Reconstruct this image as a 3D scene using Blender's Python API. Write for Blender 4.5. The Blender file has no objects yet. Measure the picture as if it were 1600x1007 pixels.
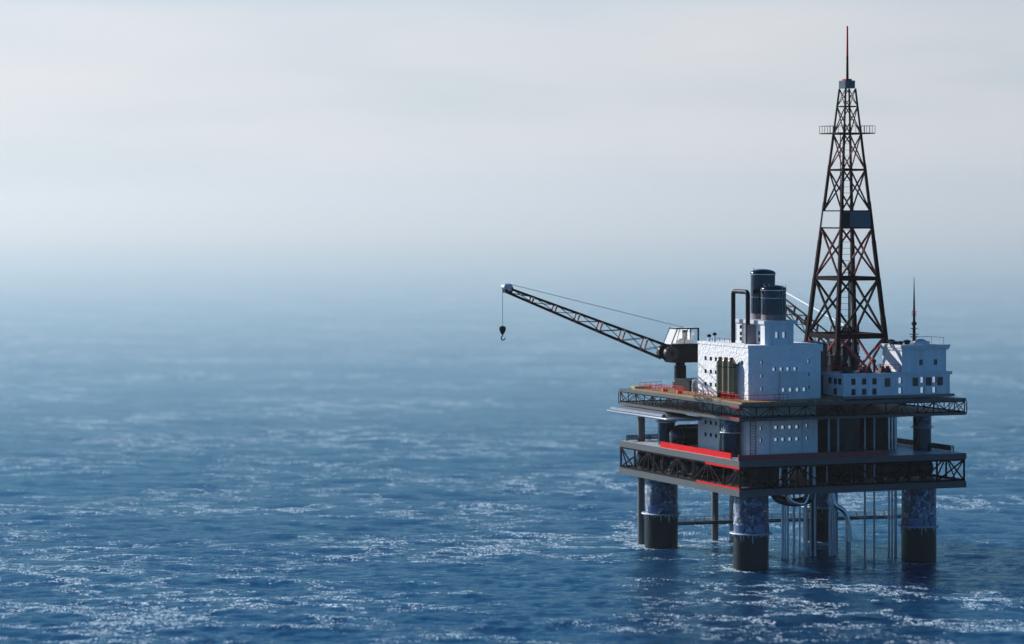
import bpy, math, random
import numpy as np
from mathutils import Vector, Matrix
R = math.radians
random.seed(5)
scn = bpy.context.scene
col = scn.collection

# ------------------------------------------------------------------ camera
CAM_H = 70.8
cd = bpy.data.cameras.new('camera'); cam = bpy.data.objects.new('camera', cd); col.objects.link(cam)
cam.location = (0, 0, CAM_H); cam.rotation_euler = (R(90), 0, 0)
cd.sensor_width = 36; cd.lens = 4560/1600*36; cd.shift_y = -173.5/1600
cd.clip_start = 5; cd.clip_end = 300000
cd.dof.use_dof = True; cd.dof.focus_distance = 592; cd.dof.aperture_fstop = 0.052
scn.camera = cam

# ------------------------------------------------------------------ sky, sun, exposure
TH = R(22.7); CT, ST = math.cos(TH), math.sin(TH)
SUN_EL = R(25.0)
sv, su = -1.0, 1.75                                    # direction to the sun along the platform axes
sx, sy = sv*CT - su*ST, sv*ST + su*CT
n_ = math.hypot(sx, sy); sx, sy = sx/n_, sy/n_
SUN_DIR = Vector((sx*math.cos(SUN_EL), sy*math.cos(SUN_EL), math.sin(SUN_EL)))
ld = bpy.data.lights.new('sun', 'SUN'); ld.energy = 5.0; ld.angle = R(0.5); ld.color = (1.0, .965, .92)
sun = bpy.data.objects.new('sun', ld); col.objects.link(sun)
sun.rotation_euler = SUN_DIR.to_track_quat('Z', 'Y').to_euler(); sun.location = (0, 0, 300)

w = bpy.data.worlds.new('World'); scn.world = w; w.use_nodes = True
nt = w.node_tree; nt.nodes.clear(); L = nt.links.new
def N(t, **k):
    n = nt.nodes.new(t)
    for a, b in k.items(): setattr(n, a, b)
    return n
out = N('ShaderNodeOutputWorld'); bg = N('ShaderNodeBackground'); L(bg.outputs[0], out.inputs[0])
sky = N('ShaderNodeTexSky', sky_type='NISHITA', sun_disc=False)
sky.sun_elevation = SUN_EL; sky.sun_rotation = math.atan2(sx, sy)
sky.altitude = 0; sky.air_density = 1.0; sky.dust_density = .25; sky.ozone_density = 6.0
geo = N('ShaderNodeTexCoord')
sep = N('ShaderNodeSeparateXYZ'); L(geo.outputs['Generated'], sep.inputs[0])
mp = N('ShaderNodeMapping'); mp.inputs['Scale'].default_value = (5, 5, 34); L(geo.outputs['Generated'], mp.inputs[0])
cn = N('ShaderNodeTexNoise'); cn.inputs['Scale'].default_value = 1.0; cn.inputs['Detail'].default_value = 4; cn.inputs['Roughness'].default_value = .5
L(mp.outputs[0], cn.inputs[0])
# thin cloud veil, thickest low in the sky
vr = N('ShaderNodeMapRange'); vr.inputs[1].default_value = .10; vr.inputs[2].default_value = .34; vr.inputs[3].default_value = 1.0; vr.inputs[4].default_value = 0.0
L(sep.outputs[2], vr.inputs[0])
cm = N('ShaderNodeMapRange'); cm.inputs[1].default_value = .3; cm.inputs[2].default_value = .7; cm.inputs[3].default_value = .78; cm.inputs[4].default_value = 1.06
L(cn.outputs[0], cm.inputs[0])
vm = N('ShaderNodeMath', operation='MULTIPLY'); vm.use_clamp = True; L(vr.outputs[0], vm.inputs[0]); L(cm.outputs[0], vm.inputs[1])
# veil kept to the sunward half; unseen sky behind left dim for deeper shade
dd = N('ShaderNodeVectorMath', operation='DOT_PRODUCT'); dd.inputs[1].default_value = (-.25, .968, 0); L(geo.outputs['Generated'], dd.inputs[0])
dm = N('ShaderNodeMapRange'); dm.interpolation_type = 'SMOOTHSTEP'; dm.inputs[1].default_value = .1; dm.inputs[2].default_value = .85; dm.inputs[3].default_value = .08; dm.inputs[4].default_value = 1; L(dd.outputs['Value'], dm.inputs[0])
vm2 = N('ShaderNodeMath', operation='MULTIPLY'); L(vm.outputs[0], vm2.inputs[0]); L(dm.outputs[0], vm2.inputs[1]); vm = vm2
# the veil is brighter towards the sun
dp = N('ShaderNodeVectorMath', operation='DOT_PRODUCT'); dp.inputs[1].default_value = SUN_DIR; L(geo.outputs['Generated'], dp.inputs[0])
br = N('ShaderNodeMapRange'); br.inputs[1].default_value = .45; br.inputs[2].default_value = .75; br.inputs[3].default_value = 6.6; br.inputs[4].default_value = 8.3
L(dp.outputs['Value'], br.inputs[0])
def MR(x, a, b):
    m_ = N('ShaderNodeMapRange'); m_.interpolation_type = 'SMOOTHSTEP'; m_.inputs[1].default_value = a; m_.inputs[2].default_value = b; L(x, m_.inputs[0]); return m_.outputs[0]
def MXC(f, a, b):
    m_ = N('ShaderNodeMix', data_type='RGBA'); L(f, m_.inputs[0])
    for i, c in ((6, a), (7, b)):
        if isinstance(c, tuple): m_.inputs[i].default_value = (*c, 1)
        else: L(c, m_.inputs[i])
    return m_.outputs[2]
low = MXC(MR(sep.outputs[2], -.002, .026), (.80, .88, .96), (.95, .98, 1.03))       # sea mist lying on the horizon
vcol = MXC(MR(sep.outputs[2], .062, .12), low, (.22, .60, .94))
cv = N('ShaderNodeVectorMath', operation='SCALE'); L(vcol, cv.inputs[0]); L(br.outputs[0], cv.inputs['Scale'])
mx = N('ShaderNodeMix', data_type='RGBA'); L(vm.outputs[0], mx.inputs[0]); tn = N('ShaderNodeVectorMath', operation='MULTIPLY'); tn.inputs[1].default_value = (.36, .70, .88); L(sky.outputs[0], tn.inputs[0]); L(tn.outputs[0], mx.inputs[6]); L(cv.outputs[0], mx.inputs[7])
L(mx.outputs[2], bg.inputs[0]); bg.inputs[1].default_value = 0.088

scn.view_settings.view_transform = 'Standard'; scn.view_settings.look = 'None'
scn.view_settings.gamma = 1; scn.view_settings.use_curve_mapping = False
scn.view_settings.exposure = 0.25
scn.render.engine = 'CYCLES'
cy = scn.cycles
cy.use_denoising = True; cy.max_bounces = 6; cy.diffuse_bounces = 2; cy.glossy_bounces = 4; cy.transmission_bounces = 4
cy.volume_bounces = 0; cy.caustics_reflective = False; cy.caustics_refractive = False; cy.sample_clamp_indirect = 4

# ------------------------------------------------------------------ materials
def mat(name, color, rough=.6, metal=0., spec=.5, var=.12, vscale=.8, bump=0., bscale=3., coat=0., dist=.1, streak=False):
    m = bpy.data.materials.new(name); m.use_nodes = True; t = m.node_tree; b = t.nodes['Principled BSDF']
    b.inputs['Roughness'].default_value = rough; b.inputs['Metallic'].default_value = metal
    b.inputs['Specular IOR Level'].default_value = spec; b.inputs['Coat Weight'].default_value = coat
    tc = t.nodes.new('ShaderNodeTexCoord'); mpn = t.nodes.new('ShaderNodeMapping')
    t.links.new(tc.outputs['Object'], mpn.inputs[0])
    if streak: mpn.inputs['Scale'].default_value = (1, 1, .12)
    nz = t.nodes.new('ShaderNodeTexNoise'); nz.inputs['Scale'].default_value = vscale; nz.inputs['Detail'].default_value = 6
    nz.inputs['Roughness'].default_value = .65
    t.links.new(mpn.outputs[0], nz.inputs[0])
    mr = t.nodes.new('ShaderNodeMapRange'); mr.inputs[1].default_value = .3; mr.inputs[2].default_value = .7
    mr.inputs[3].default_value = 1-var; mr.inputs[4].default_value = 1+var; t.links.new(nz.outputs[0], mr.inputs[0])
    vs = t.nodes.new('ShaderNodeVectorMath'); vs.operation = 'SCALE'; vs.inputs[0].default_value = color
    t.links.new(mr.outputs[0], vs.inputs['Scale']); t.links.new(vs.outputs[0], b.inputs['Base Color'])
    if bump:
        n2 = t.nodes.new('ShaderNodeTexNoise'); n2.inputs['Scale'].default_value = bscale; n2.inputs['Detail'].default_value = 3
        t.links.new(tc.outputs['Object'], n2.inputs[0])
        bp = t.nodes.new('ShaderNodeBump'); bp.inputs['Strength'].default_value = bump; bp.inputs['Distance'].default_value = dist
        t.links.new(n2.outputs[0], bp.inputs['Height']); t.links.new(bp.outputs[0], b.inputs['Normal'])
    return m
def mat_foil():
    m = bpy.data.materials.new('mottled galvanised leg steel'); m.use_nodes = True; t = m.node_tree; b = t.nodes['Principled BSDF']
    tc = t.nodes.new('ShaderNodeTexCoord'); n1 = t.nodes.new('ShaderNodeTexNoise'); n1.inputs['Scale'].default_value = 1.1; n1.inputs['Detail'].default_value = 7; n1.inputs['Roughness'].default_value = .72; n1.inputs['Distortion'].default_value = .6
    t.links.new(tc.outputs['Object'], n1.inputs[0])
    cr = t.nodes.new('ShaderNodeValToRGB'); e = cr.color_ramp.elements
    e[0].position = .42; e[0].color = (.03, .04, .06, 1); e[1].position = .66; e[1].color = (.55, .64, .74, 1)
    x = cr.color_ramp.elements.new(.54); x.color = (.10, .14, .21, 1)
    t.links.new(n1.outputs[0], cr.inputs[0]); t.links.new(cr.outputs[0], b.inputs['Base Color'])
    b.inputs['Metallic'].default_value = .85; b.inputs['Roughness'].default_value = .24
    bp = t.nodes.new('ShaderNodeBump'); bp.inputs['Distance'].default_value = .35; t.links.new(n1.outputs[0], bp.inputs['Height']); t.links.new(bp.outputs[0], b.inputs['Normal'])
    return m
WALL = mat('rough white rendered wall', (.84, .85, .86), .8, var=.07, bump=1, bscale=1.9, dist=.32)
WALL2 = mat('white painted wall', (.68, .70, .73), .6, var=.17, vscale=.7, bump=.5, bscale=2.5, dist=.08, streak=True)
TRIM = mat('white trim', (.62, .65, .68), .55, var=.10)
PLINTH = mat('dark grey plinth', (.16, .17, .18), .7)
FASCIA = mat('grey painted steel', (.048, .052, .058), .5, var=.10, vscale=.6)
DECK = mat('dark deck plating', (.10, .105, .115), .45, var=.3, vscale=.4)
DECKL = mat('deck plating paled for sun glare', (.48, .5, .52), .4, var=.3, vscale=.4)  # lightened beyond the other decks in place of sunlit glare
RED_SHADED = mat('red steel darkened for shade', (.010, .002, .003), .7, spec=.06, var=.3)  # red steel blackened for shade on trusses, derrick and booms
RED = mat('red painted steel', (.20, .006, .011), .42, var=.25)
RED_HALF = mat('half shaded red steel', (.11, .004, .007), .55, spec=.15, var=.3)  # tone between the shaded and the sunlit red steel
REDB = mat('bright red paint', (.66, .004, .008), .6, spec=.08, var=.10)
BLACK = mat('black steel', (.005, .005, .007), .5, spec=.14, var=.3)
TANK = mat('glossy black tank', (.035, .045, .065), .16, metal=1., var=.2)
DARKT = mat('dull dark tank', (.010, .013, .017), .4, spec=.3, var=.25, streak=True)
COLUMN = mat('grey concrete column', (.10, .105, .11), .6, var=.25, streak=True)
WET = mat('wet dark leg steel', (.006, .008, .010), .35, spec=.3, var=.4, streak=True)
FOIL = mat_foil()
CHROME = mat('bright steel pipe', (.46, .50, .55), .2, metal=.92, var=.2)
PIPE = mat('grey steel pipe', (.20, .23, .27), .38, metal=.5, var=.25, streak=True)
BPIPE = mat('blue grey steel pipe', (.40, .49, .62), .4, metal=.5, var=.3, streak=True)
OLIVE = mat('olive brown cylinder paint', (.21, .17, .10), .3, metal=.3, var=.15, streak=True)
BRASS = mat('pale brass band', (.6, .5, .34), .25, metal=.8)
BLUEP = mat('blue collar paint', (.07, .14, .30), .45, var=.2)
RINGM = mat('pale frosted ring steel', (.55, .60, .66), .4, metal=.3, var=.4, vscale=2, bump=1, bscale=3, dist=.15)
PONT = mat('glossy pale pontoon', (.30, .33, .37), .2, coat=.4, var=.08)
HULL = mat('dark blue hull', (.03, .034, .055), .35)
SKIRT = mat('dusty pink grey skirt', (.19, .16, .17), .6)
YELLOW = mat('yellow paint', (.5, .36, .06), .6)
ORANGE = mat('orange paint', (.62, .12, .03), .6)
CABLE = mat('steel cable', (.16, .2, .26), .5)
CABLEW = mat('white cable', (.8, .8, .8), .5)
SHEAVE = mat('blue grey sheave', (.42, .46, .54), .45)
GALV = mat('pale galvanised sheet', (.40, .45, .47), .7, var=.04)
NAVY = mat('dark blue sheet', (.035, .055, .085), .3, var=.1)
SEATM = mat('brown seat leather', (.12, .05, .045), .7)
DPANE = mat('dark window glass', (.008, .01, .014), .12, spec=.35)
LPANE = mat('pale window with sky glow', (.60, .72, .80), .35, var=.06)
LPANE.node_tree.nodes['Principled BSDF'].inputs['Emission Color'].default_value = (.55, .72, .88, 1); LPANE.node_tree.nodes['Principled BSDF'].inputs['Emission Strength'].default_value = .38  # glow added in place of sky reflected in the panes
FRAME = mat('dark blue grey reveal', (.035, .05, .08), .6)
LOUV = mat('brown louvre', (.12, .088, .06), .6, var=.2)
DGREY = mat('dark grey machine', (.014, .015, .018), .5, spec=.3, var=.3)

def mat_wood():
    m = bpy.data.materials.new('yellow brown planking'); m.use_nodes = True; t = m.node_tree; b = t.nodes['Principled BSDF']
    b.inputs['Roughness'].default_value = .6
    tc = t.nodes.new('ShaderNodeTexCoord'); mpn = t.nodes.new('ShaderNodeMapping'); mpn.inputs['Scale'].default_value = (4.5, .06, 1)
    t.links.new(tc.outputs['Object'], mpn.inputs[0])
    nz = t.nodes.new('ShaderNodeTexNoise'); nz.inputs['Scale'].default_value = 1; nz.inputs['Detail'].default_value = 3
    t.links.new(mpn.outputs[0], nz.inputs[0])
    cr = t.nodes.new('ShaderNodeValToRGB'); e = cr.color_ramp.elements
    e[0].position = .35; e[0].color = (.05, .03, .015, 1); e[1].position = .60; e[1].color = (.42, .25, .08, 1)
    t.links.new(nz.outputs[0], cr.inputs[0]); t.links.new(cr.outputs[0], b.inputs['Base Color'])
    return m
WOOD = mat_wood()

def mat_glass():
    m = bpy.data.materials.new('cab glass'); m.use_nodes = True; t = m.node_tree; t.nodes.clear()
    o = t.nodes.new('ShaderNodeOutputMaterial'); mx = t.nodes.new('ShaderNodeMixShader'); g = t.nodes.new('ShaderNodeBsdfGlossy')
    tr = t.nodes.new('ShaderNodeBsdfTransparent'); g.inputs['Roughness'].default_value = .05; mx.inputs[0].default_value = .12
    t.links.new(tr.outputs[0], mx.inputs[1]); t.links.new(g.outputs[0], mx.inputs[2]); t.links.new(mx.outputs[0], o.inputs[0]); return m
GLASS = mat_glass()
def mat_frost():
    m = bpy.data.materials.new('frosted white sheet'); m.use_nodes = True; t = m.node_tree; t.nodes.clear()
    o = t.nodes.new('ShaderNodeOutputMaterial'); mx = t.nodes.new('ShaderNodeMixShader'); d = t.nodes.new('ShaderNodeBsdfDiffuse')
    tr = t.nodes.new('ShaderNodeBsdfTranslucent'); d.inputs[0].default_value = (.85, .87, .88, 1); tr.inputs[0].default_value = (.9, .92, .93, 1)
    mx.inputs[0].default_value = .65
    t.links.new(d.outputs[0], mx.inputs[1]); t.links.new(tr.outputs[0], mx.inputs[2]); t.links.new(mx.outputs[0], o.inputs[0]); return m
FROST = mat_frost(); FROST.node_tree.nodes['Mix Shader'].inputs[0].default_value = .85; FROST2 = mat_frost(); FROST2.name = 'pale windscreen'; FROST2.node_tree.nodes['Mix Shader'].inputs[0].default_value = .15

# ------------------------------------------------------------------ mesh helpers
X0, Y0 = 44.375, 570.0
RIG = Matrix.Translation((X0, Y0, 0)) @ Matrix.Rotation(TH, 4, 'Z')      # platform frame: x along the shaded face, y along the sunlit face

class MB:
    def __init__(s): s.v = []; s.f = []
    def add(s, vs, fs):
        o = len(s.v); s.v += [tuple(p) for p in vs]; s.f += [tuple(i+o for i in f) for f in fs]; return s
    def box(s, a0, a1, b0, b1, c0, c1):
        return s.add([(a0,b0,c0),(a1,b0,c0),(a1,b1,c0),(a0,b1,c0),(a0,b0,c1),(a1,b0,c1),(a1,b1,c1),(a0,b1,c1)],
                     [(0,3,2,1),(4,5,6,7),(0,1,5,4),(1,2,6,5),(2,3,7,6),(3,0,4,7)])
    def frustum(s, z0, r0, z1, r1):      # r = (a0,a1,b0,b1)
        a=[(r0[0],r0[2],z0),(r0[1],r0[2],z0),(r0[1],r0[3],z0),(r0[0],r0[3],z0),(r1[0],r1[2],z1),(r1[1],r1[2],z1),(r1[1],r1[3],z1),(r1[0],r1[3],z1)]
        return s.add(a,[(0,3,2,1),(4,5,6,7),(0,1,5,4),(1,2,6,5),(2,3,7,6),(3,0,4,7)])
    def beam(s, p, q, w, h=None):
        p, q = Vector(p), Vector(q); d = (q-p)
        if d.length < 1e-6: return s
        d.normalize(); h = h or w
        up = Vector((0,0,1)) if abs(d.z) < .95 else Vector((0,1,0))
        a = d.cross(up).normalized()*w/2; b = a.cross(d).normalized()*h/2
        vs = [p-a-b, p+a-b, p+a+b, p-a+b, q-a-b, q+a-b, q+a+b, q-a+b]
        return s.add(vs, [(0,3,2,1),(4,5,6,7),(0,1,5,4),(1,2,6,5),(2,3,7,6),(3,0,4,7)])
    def tube(s, pts, r, n=8, cap=True):
        pts = [Vector(p) for p in pts]; rr = r if isinstance(r, (list, tuple)) else [r]*len(pts); o = len(s.v); ref = None
        for i, p in enumerate(pts):
            d = (pts[min(i+1, len(pts)-1)]-pts[max(i-1, 0)]).normalized()
            if ref is None: ref = d.cross(Vector((0,0,1)) if abs(d.z) < .9 else Vector((1,0,0))).normalized()
            a = (ref - d*ref.dot(d)).normalized(); ref = a; b = d.cross(a)
            s.v += [tuple(p + (a*math.cos(2*math.pi*k/n)+b*math.sin(2*math.pi*k/n))*rr[i]) for k in range(n)]
        for i in range(len(pts)-1):
            for k in range(n):
                s.f.append((o+i*n+k, o+i*n+(k+1)%n, o+(i+1)*n+(k+1)%n, o+(i+1)*n+k))
        if cap:
            s.f.append(tuple(o+k for k in range(n))[::-1]); s.f.append(tuple(o+(len(pts)-1)*n+k for k in range(n)))
        return s
    def lathe(s, prof, c=(0,0), n=32, axis='z'):     # prof = [(r, h)]
        o = len(s.v)
        for r, h in prof:
            for k in range(n):
                a = 2*math.pi*k/n; x, y = r*math.cos(a), r*math.sin(a)
                if axis == 'z': s.v.append((c[0]+x, c[1]+y, h))
                elif axis == 'y': s.v.append((c[0]+x, h, c[1]+y))
                else: s.v.append((h, c[0]+x, c[1]+y))
        for i in range(len(prof)-1):
            for k in range(n):
                s.f.append((o+i*n+k, o+i*n+(k+1)%n, o+(i+1)*n+(k+1)%n, o+(i+1)*n+k))
        s.f.append(tuple(o+k for k in range(n))[::-1]); s.f.append(tuple(o+(len(prof)-1)*n+k for k in range(n)))
        return s
    def build(s, name, m, parent=None, smooth=False, at=None):
        me = bpy.data.meshes.new(name); base = Vector(parent['_b']) if parent is not None and '_b' in parent else Vector(at or (0,0,0))
        me.from_pydata([tuple(Vector(p)-base) for p in s.v], [], s.f); me.materials.append(m)
        import bmesh
        bm = bmesh.new(); bm.from_mesh(me); bmesh.ops.recalc_face_normals(bm, faces=bm.faces); bm.to_mesh(me); bm.free()
        if smooth:
            me.polygons.foreach_set('use_smooth', [True]*len(me.polygons)); me.set_sharp_from_angle(angle=R(38))
        o = bpy.data.objects.new(name, me); col.objects.link(o)
        if parent is not None:
            o.parent = parent
            o['_b'] = tuple(base)
            PARTS.append(o)
        else: o.matrix_world = RIG @ Matrix.Translation(base)
        return o
PARTS = []; THINGS = []
def sub(o, b):           # a part's own origin equals its thing's, so sub-parts use the same base
    return o
def thing(name, label, cat, base, group=None):
    o = bpy.data.objects.new(name, None); col.objects.link(o); o.empty_display_size = .5
    o.matrix_world = RIG @ Matrix.Translation(base); o['_b'] = tuple(float(x) for x in base)
    tag(o, label, cat, group); THINGS.append(o); return o
def tag(o, label, cat, group=None):
    o['label'] = label; o['category'] = cat
    if group: o['group'] = group
    return o
def solo(mb, name, m, label, cat, group=None, smooth=False, base=None):
    if base is None:
        xs = [p[0] for p in mb.v]; ys = [p[1] for p in mb.v]; zs = [p[2] for p in mb.v]
        base = ((min(xs)+max(xs))/2, (min(ys)+max(ys))/2, min(zs))
    return tag(mb.build(name, m, None, smooth, at=base), label, cat, group)
def dup(root, move, label=None, rot=0.):      # copy of a thing shifted in the platform frame
    d = {}
    def rec(o, par):
        c = o.copy(); col.objects.link(c); c.parent = par
        for ch in [x for x in bpy.data.objects if x.parent == o and x not in d]:
            rec(ch, c)
        d[c] = 1; return c
    kids = {}
    for x in bpy.data.objects:
        if x.parent: kids.setdefault(x.parent.name, []).append(x)
    def rc(o, par):
        c = o.copy(); col.objects.link(c)
        if par is not None: c.parent = par
        for ch in kids.get(o.name, []): rc(ch, c)
        return c
    r = rc(root, None); r.location = root.location + (RIG.to_3x3() @ Vector(move)); r.rotation_euler[2] += rot
    if label: r['label'] = label
    return r

# ------------------------------------------------------------------ sea
X0, Y0 = 44.375, 570.0
def make_sea():
    rng = np.random.default_rng(11)
    Ns = 512
    def tile(Lt, lmin, lmax, std, wdir, chop, spread=2):
        k1 = 2*np.pi*np.fft.fftfreq(Ns, Lt/Ns); kx, ky = np.meshgrid(k1, k1, indexing='ij'); k = np.hypot(kx, ky); k[0,0] = 1
        lam = 2*np.pi/k; band = 1/(1+np.exp((lmin-lam)/(.12*lmin)))/(1+np.exp((lam-lmax)/(.12*lmax)))
        cosd = (kx*math.cos(wdir)+ky*math.sin(wdir))/k
        S = band*k**-4*(.10+np.abs(cosd)**spread); S[0,0] = 0
        A = np.sqrt(S)*(rng.normal(size=k.shape)+1j*rng.normal(size=k.shape))
        hh = np.fft.ifft2(A).real; sc = std/hh.std(); A = A*sc
        hh = hh*sc
        dx = np.fft.ifft2(1j*kx/k*A).real*chop; dy = np.fft.ifft2(1j*ky/k*A).real*chop
        jxx = 1-np.fft.ifft2(kx*kx/k*A).real*0+np.gradient(dx, Lt/Ns, axis=0); jyy = 1+np.gradient(dy, Lt/Ns, axis=1)
        jxy = np.gradient(dx, Lt/Ns, axis=1)
        J = jxx*jyy-jxy**2
        return hh, dx, dy, 1-J
    def sample(t, Lt, X, Y, rot):
        c, s_ = math.cos(rot), math.sin(rot); U_ = (X*c+Y*s_)/Lt*Ns; V_ = (-X*s_+Y*c)/Lt*Ns
        i = np.floor(U_).astype(np.int64); j = np.floor(V_).astype(np.int64); fu = U_-i; fv = V_-j; i %= Ns; j %= Ns; i2 = (i+1)%Ns; j2 = (j+1)%Ns
        o = [a[i,j]*(1-fu)*(1-fv)+a[i2,j]*fu*(1-fv)+a[i,j2]*(1-fu)*fv+a[i2,j2]*fu*fv for a in t]
        dx = o[1]*c-o[2]*s_; dy = o[1]*s_+o[2]*c
        return o[0], dx, dy, o[3]
    th = np.concatenate([np.arange(-180, -13, 1.5), np.arange(-13, -11.4, .1), np.arange(-11.4, 11.4, .0205), np.arange(11.4, 13, .1), np.arange(13, 180, 1.5)])
    th = np.radians(th)
    r = [3., 8, 15, 25, 40, 60, 90, 130, 170, 210, 250, 290, 320, 345, 365, 380, 392, 402, 410, 416]
    while r[-1] < 90000: r.append(r[-1] + min(4000, max(.45, r[-1]**2/206600*.62)))
    r = np.array(r); nr, nth = len(r), len(th)
    dr = np.gradient(r)
    Rg, Tg = np.meshgrid(r, th, indexing='ij'); X = Rg*np.sin(Tg); Y = Rg*np.cos(Tg); D = np.repeat(dr[:, None], nth, 1)
    D = np.maximum(D, np.repeat((np.gradient(th)*1.0)[None, :], nr, 0)*Rg)
    def fade(a, b): return np.clip((b-D)/(b-a), 0, 1)
    Z = np.zeros_like(X); DX = np.zeros_like(X); DY = np.zeros_like(X); F = np.zeros_like(X)
    for Lt, a, b, std, wd, ch, rot, f0, f1 in ((431., 22, 90, .12, 1.2, 1.3, .35, 5, 12), (149., 6.5, 22, .105, 1.45, 1.5, -.25, 1.6, 4.2), (53., 2.2, 6.5, .055, 1.7, 1.3, .9, .7, 1.7)):
        t = tile(Lt, a, b, std, wd-rot, ch)
        h, dx, dy, j = sample(t, Lt, X, Y, rot); f = fade(f0, f1)
        Z += h*f; DX += dx*f; DY += dy*f; F += j*(1 if Lt > 60 else .4)
    X = X+DX; Y = Y+DY
    for a, b, rr in [(5.3,5.3,3.5),(5.3,46.2,3.5),(43.,4.4,3.5),(43.,46.2,3.5),(4.06,53.4,.8),(21.8,53.9,.8)]:      # water broken by the legs
        wx, wy = X0+a*CT-b*ST, Y0+a*ST+b*CT; dd_ = np.hypot(X-wx, Y-wy)-rr
        F += .9*np.exp(-np.abs(dd_)/.9)+.25*np.exp(-np.abs(dd_)/3.5)
    verts = np.stack([X, Y, Z], -1).reshape(-1, 3)
    idx = np.arange(nr*nth).reshape(nr, nth); nx = np.roll(idx, -1, 1)
    a, b, c, d = idx[:-1], nx[:-1], nx[1:], idx[1:]
    q = np.stack([a, d, c, b], -1).reshape(-1, 4)
    q = np.concatenate([q])
    me = bpy.data.meshes.new('sea')
    me.vertices.add(len(verts)); me.vertices.foreach_set('co', verts.ravel().astype(np.float32))
    me.loops.add(q.size); me.loops.foreach_set('vertex_index', q.ravel().astype(np.int32))
    me.polygons.add(len(q)); me.polygons.foreach_set('loop_start', np.arange(0, q.size, 4, dtype=np.int32))
    try: me.polygons.foreach_set('loop_total', np.full(len(q), 4, np.int32))
    except Exception: pass
    me.polygons.foreach_set('use_smooth', np.ones(len(q), bool))
    at = me.attributes.new('crest', 'FLOAT', 'POINT'); at.data.foreach_set('value', F.ravel().astype(np.float32))
    me.update(); me.validate()
    o = bpy.data.objects.new('sea', me); col.objects.link(o); o['kind'] = 'structure'
    if me.polygons[len(q)//2].normal.z < 0: me.flip_normals()
    m = bpy.data.materials.new('sea water'); m.use_nodes = True; t = m.node_tree; b = t.nodes['Principled BSDF']; K = t.links.new
    def n(ty, **k):
        x = t.nodes.new(ty)
        for a_, b_ in k.items(): setattr(x, a_, b_)
        return x
    tc = n('ShaderNodeTexCoord')
    def noise(scale, sc=(1,1,1), rot=0, det=3, rough=.5, w=None):
        mpn = n('ShaderNodeMapping'); mpn.inputs['Scale'].default_value = sc; mpn.inputs['Rotation'].default_value[2] = rot; K(tc.outputs['Object'], mpn.inputs[0])
        z = n('ShaderNodeTexNoise'); z.inputs['Scale'].default_value = scale; z.inputs['Detail'].default_value = det; z.inputs['Roughness'].default_value = rough
        K(mpn.outputs[0], z.inputs[0]); return z.outputs[0]
    def rng_(x, a_, b_, c_=0., d_=1.):
        y = n('ShaderNodeMapRange'); y.inputs[1].default_value = a_; y.inputs[2].default_value = b_; y.inputs[3].default_value = c_; y.inputs[4].default_value = d_; K(x, y.inputs[0]); return y.outputs[0]
    def mth(op, a_, b_):
        y = n('ShaderNodeMath', operation=op)
        for i, v in enumerate((a_, b_)):
            if isinstance(v, (int, float)): y.inputs[i].default_value = v
            else: K(v, y.inputs[i])
        return y.outputs[0]
    # ripples
    bp1 = n('ShaderNodeBump'); bp1.inputs['Strength'].default_value = 1; bp1.inputs['Distance'].default_value = .75; K(noise(.16, (1,1.6,1), .15, 5, .6), bp1.inputs['Height'])
    bp2 = n('ShaderNodeBump'); bp2.inputs['Strength'].default_value = 1; bp2.inputs['Distance'].default_value = .34; K(noise(1.1, (1,1.5,1), -.2, 4, .6), bp2.inputs['Height']); K(bp1.outputs[0], bp2.inputs['Normal'])
    # ripples flattened beyond the platform so the far sea mirrors more bright sky
    dv = n('ShaderNodeVectorMath', operation='DISTANCE'); dv.inputs[1].default_value = (0, 450, 0); K(tc.outputs['Object'], dv.inputs[0])
    calm = n('ShaderNodeMapRange'); calm.interpolation_type = 'SMOOTHERSTEP' if 0 else 'LINEAR'; K(mth('LOGARITHM', mth('ADD', dv.outputs['Value'], 1), 10), calm.inputs[0])
    calm.inputs[1].default_value = 2.3; calm.inputs[2].default_value = 3.5; calm.inputs[3].default_value = 1; calm.inputs[4].default_value = .16
    K(calm.outputs[0], bp1.inputs['Strength']); K(calm.outputs[0], bp2.inputs['Strength'])
    # foam: lacy flecks gathered in patches on the crests
    at_ = n('ShaderNodeAttribute', attribute_name='crest')
    crest = rng_(at_.outputs['Fac'], .0, .5)
    r0 = noise(.040, (.8,1,1), .6, 5, .68)
    patch = mth('MULTIPLY', rng_(mth('ABSOLUTE', mth('SUBTRACT', r0, .5), 0), .0, .055, 1., 0.), rng_(noise(.013, (1,1,1), .2, 3, .5), .40, .58, .35, 1.))
    def ridge(x, k): return mth('SUBTRACT', 1, mth('MULTIPLY', n_abs(mth('SUBTRACT', x, .5)), k))
    def n_abs(x): return mth('ABSOLUTE', x, 0)
    r1 = ridge(noise(.30, (1.15,.75,1), .35, 5, .66), 16)
    r2 = ridge(noise(.75, (1.2,.8,1), -.4, 4, .62), 14)
    lace = mth('MAXIMUM', r1, mth('MULTIPLY', r2, .85))
    speck = rng_(noise(2.3, (1.1,.8,1), .1, 3, .7), .44, .57)
    amt = mth('ADD', mth('MULTIPLY', crest, .62), mth('MULTIPLY', patch, .78))
    foam = rng_(mth('MULTIPLY', mth('MULTIPLY', rng_(lace, -.2, .9), speck), amt), .25, .43)
    t.nodes.remove(b); om = t.nodes['Material Output']
    body = n('ShaderNodeBsdfDiffuse'); body.inputs[0].default_value = (.004, .046, .118, 1); K(bp2.outputs[0], body.inputs['Normal'])
    gl = n('ShaderNodeBsdfGlossy'); gl.inputs['Color'].default_value = (.50, .86, 1.0, 1); gl.inputs['Roughness'].default_value = .12; K(bp2.outputs[0], gl.inputs['Normal'])
    fr_ = n('ShaderNodeFresnel'); fr_.inputs['IOR'].default_value = 1.33; K(bp2.outputs[0], fr_.inputs['Normal'])
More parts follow.
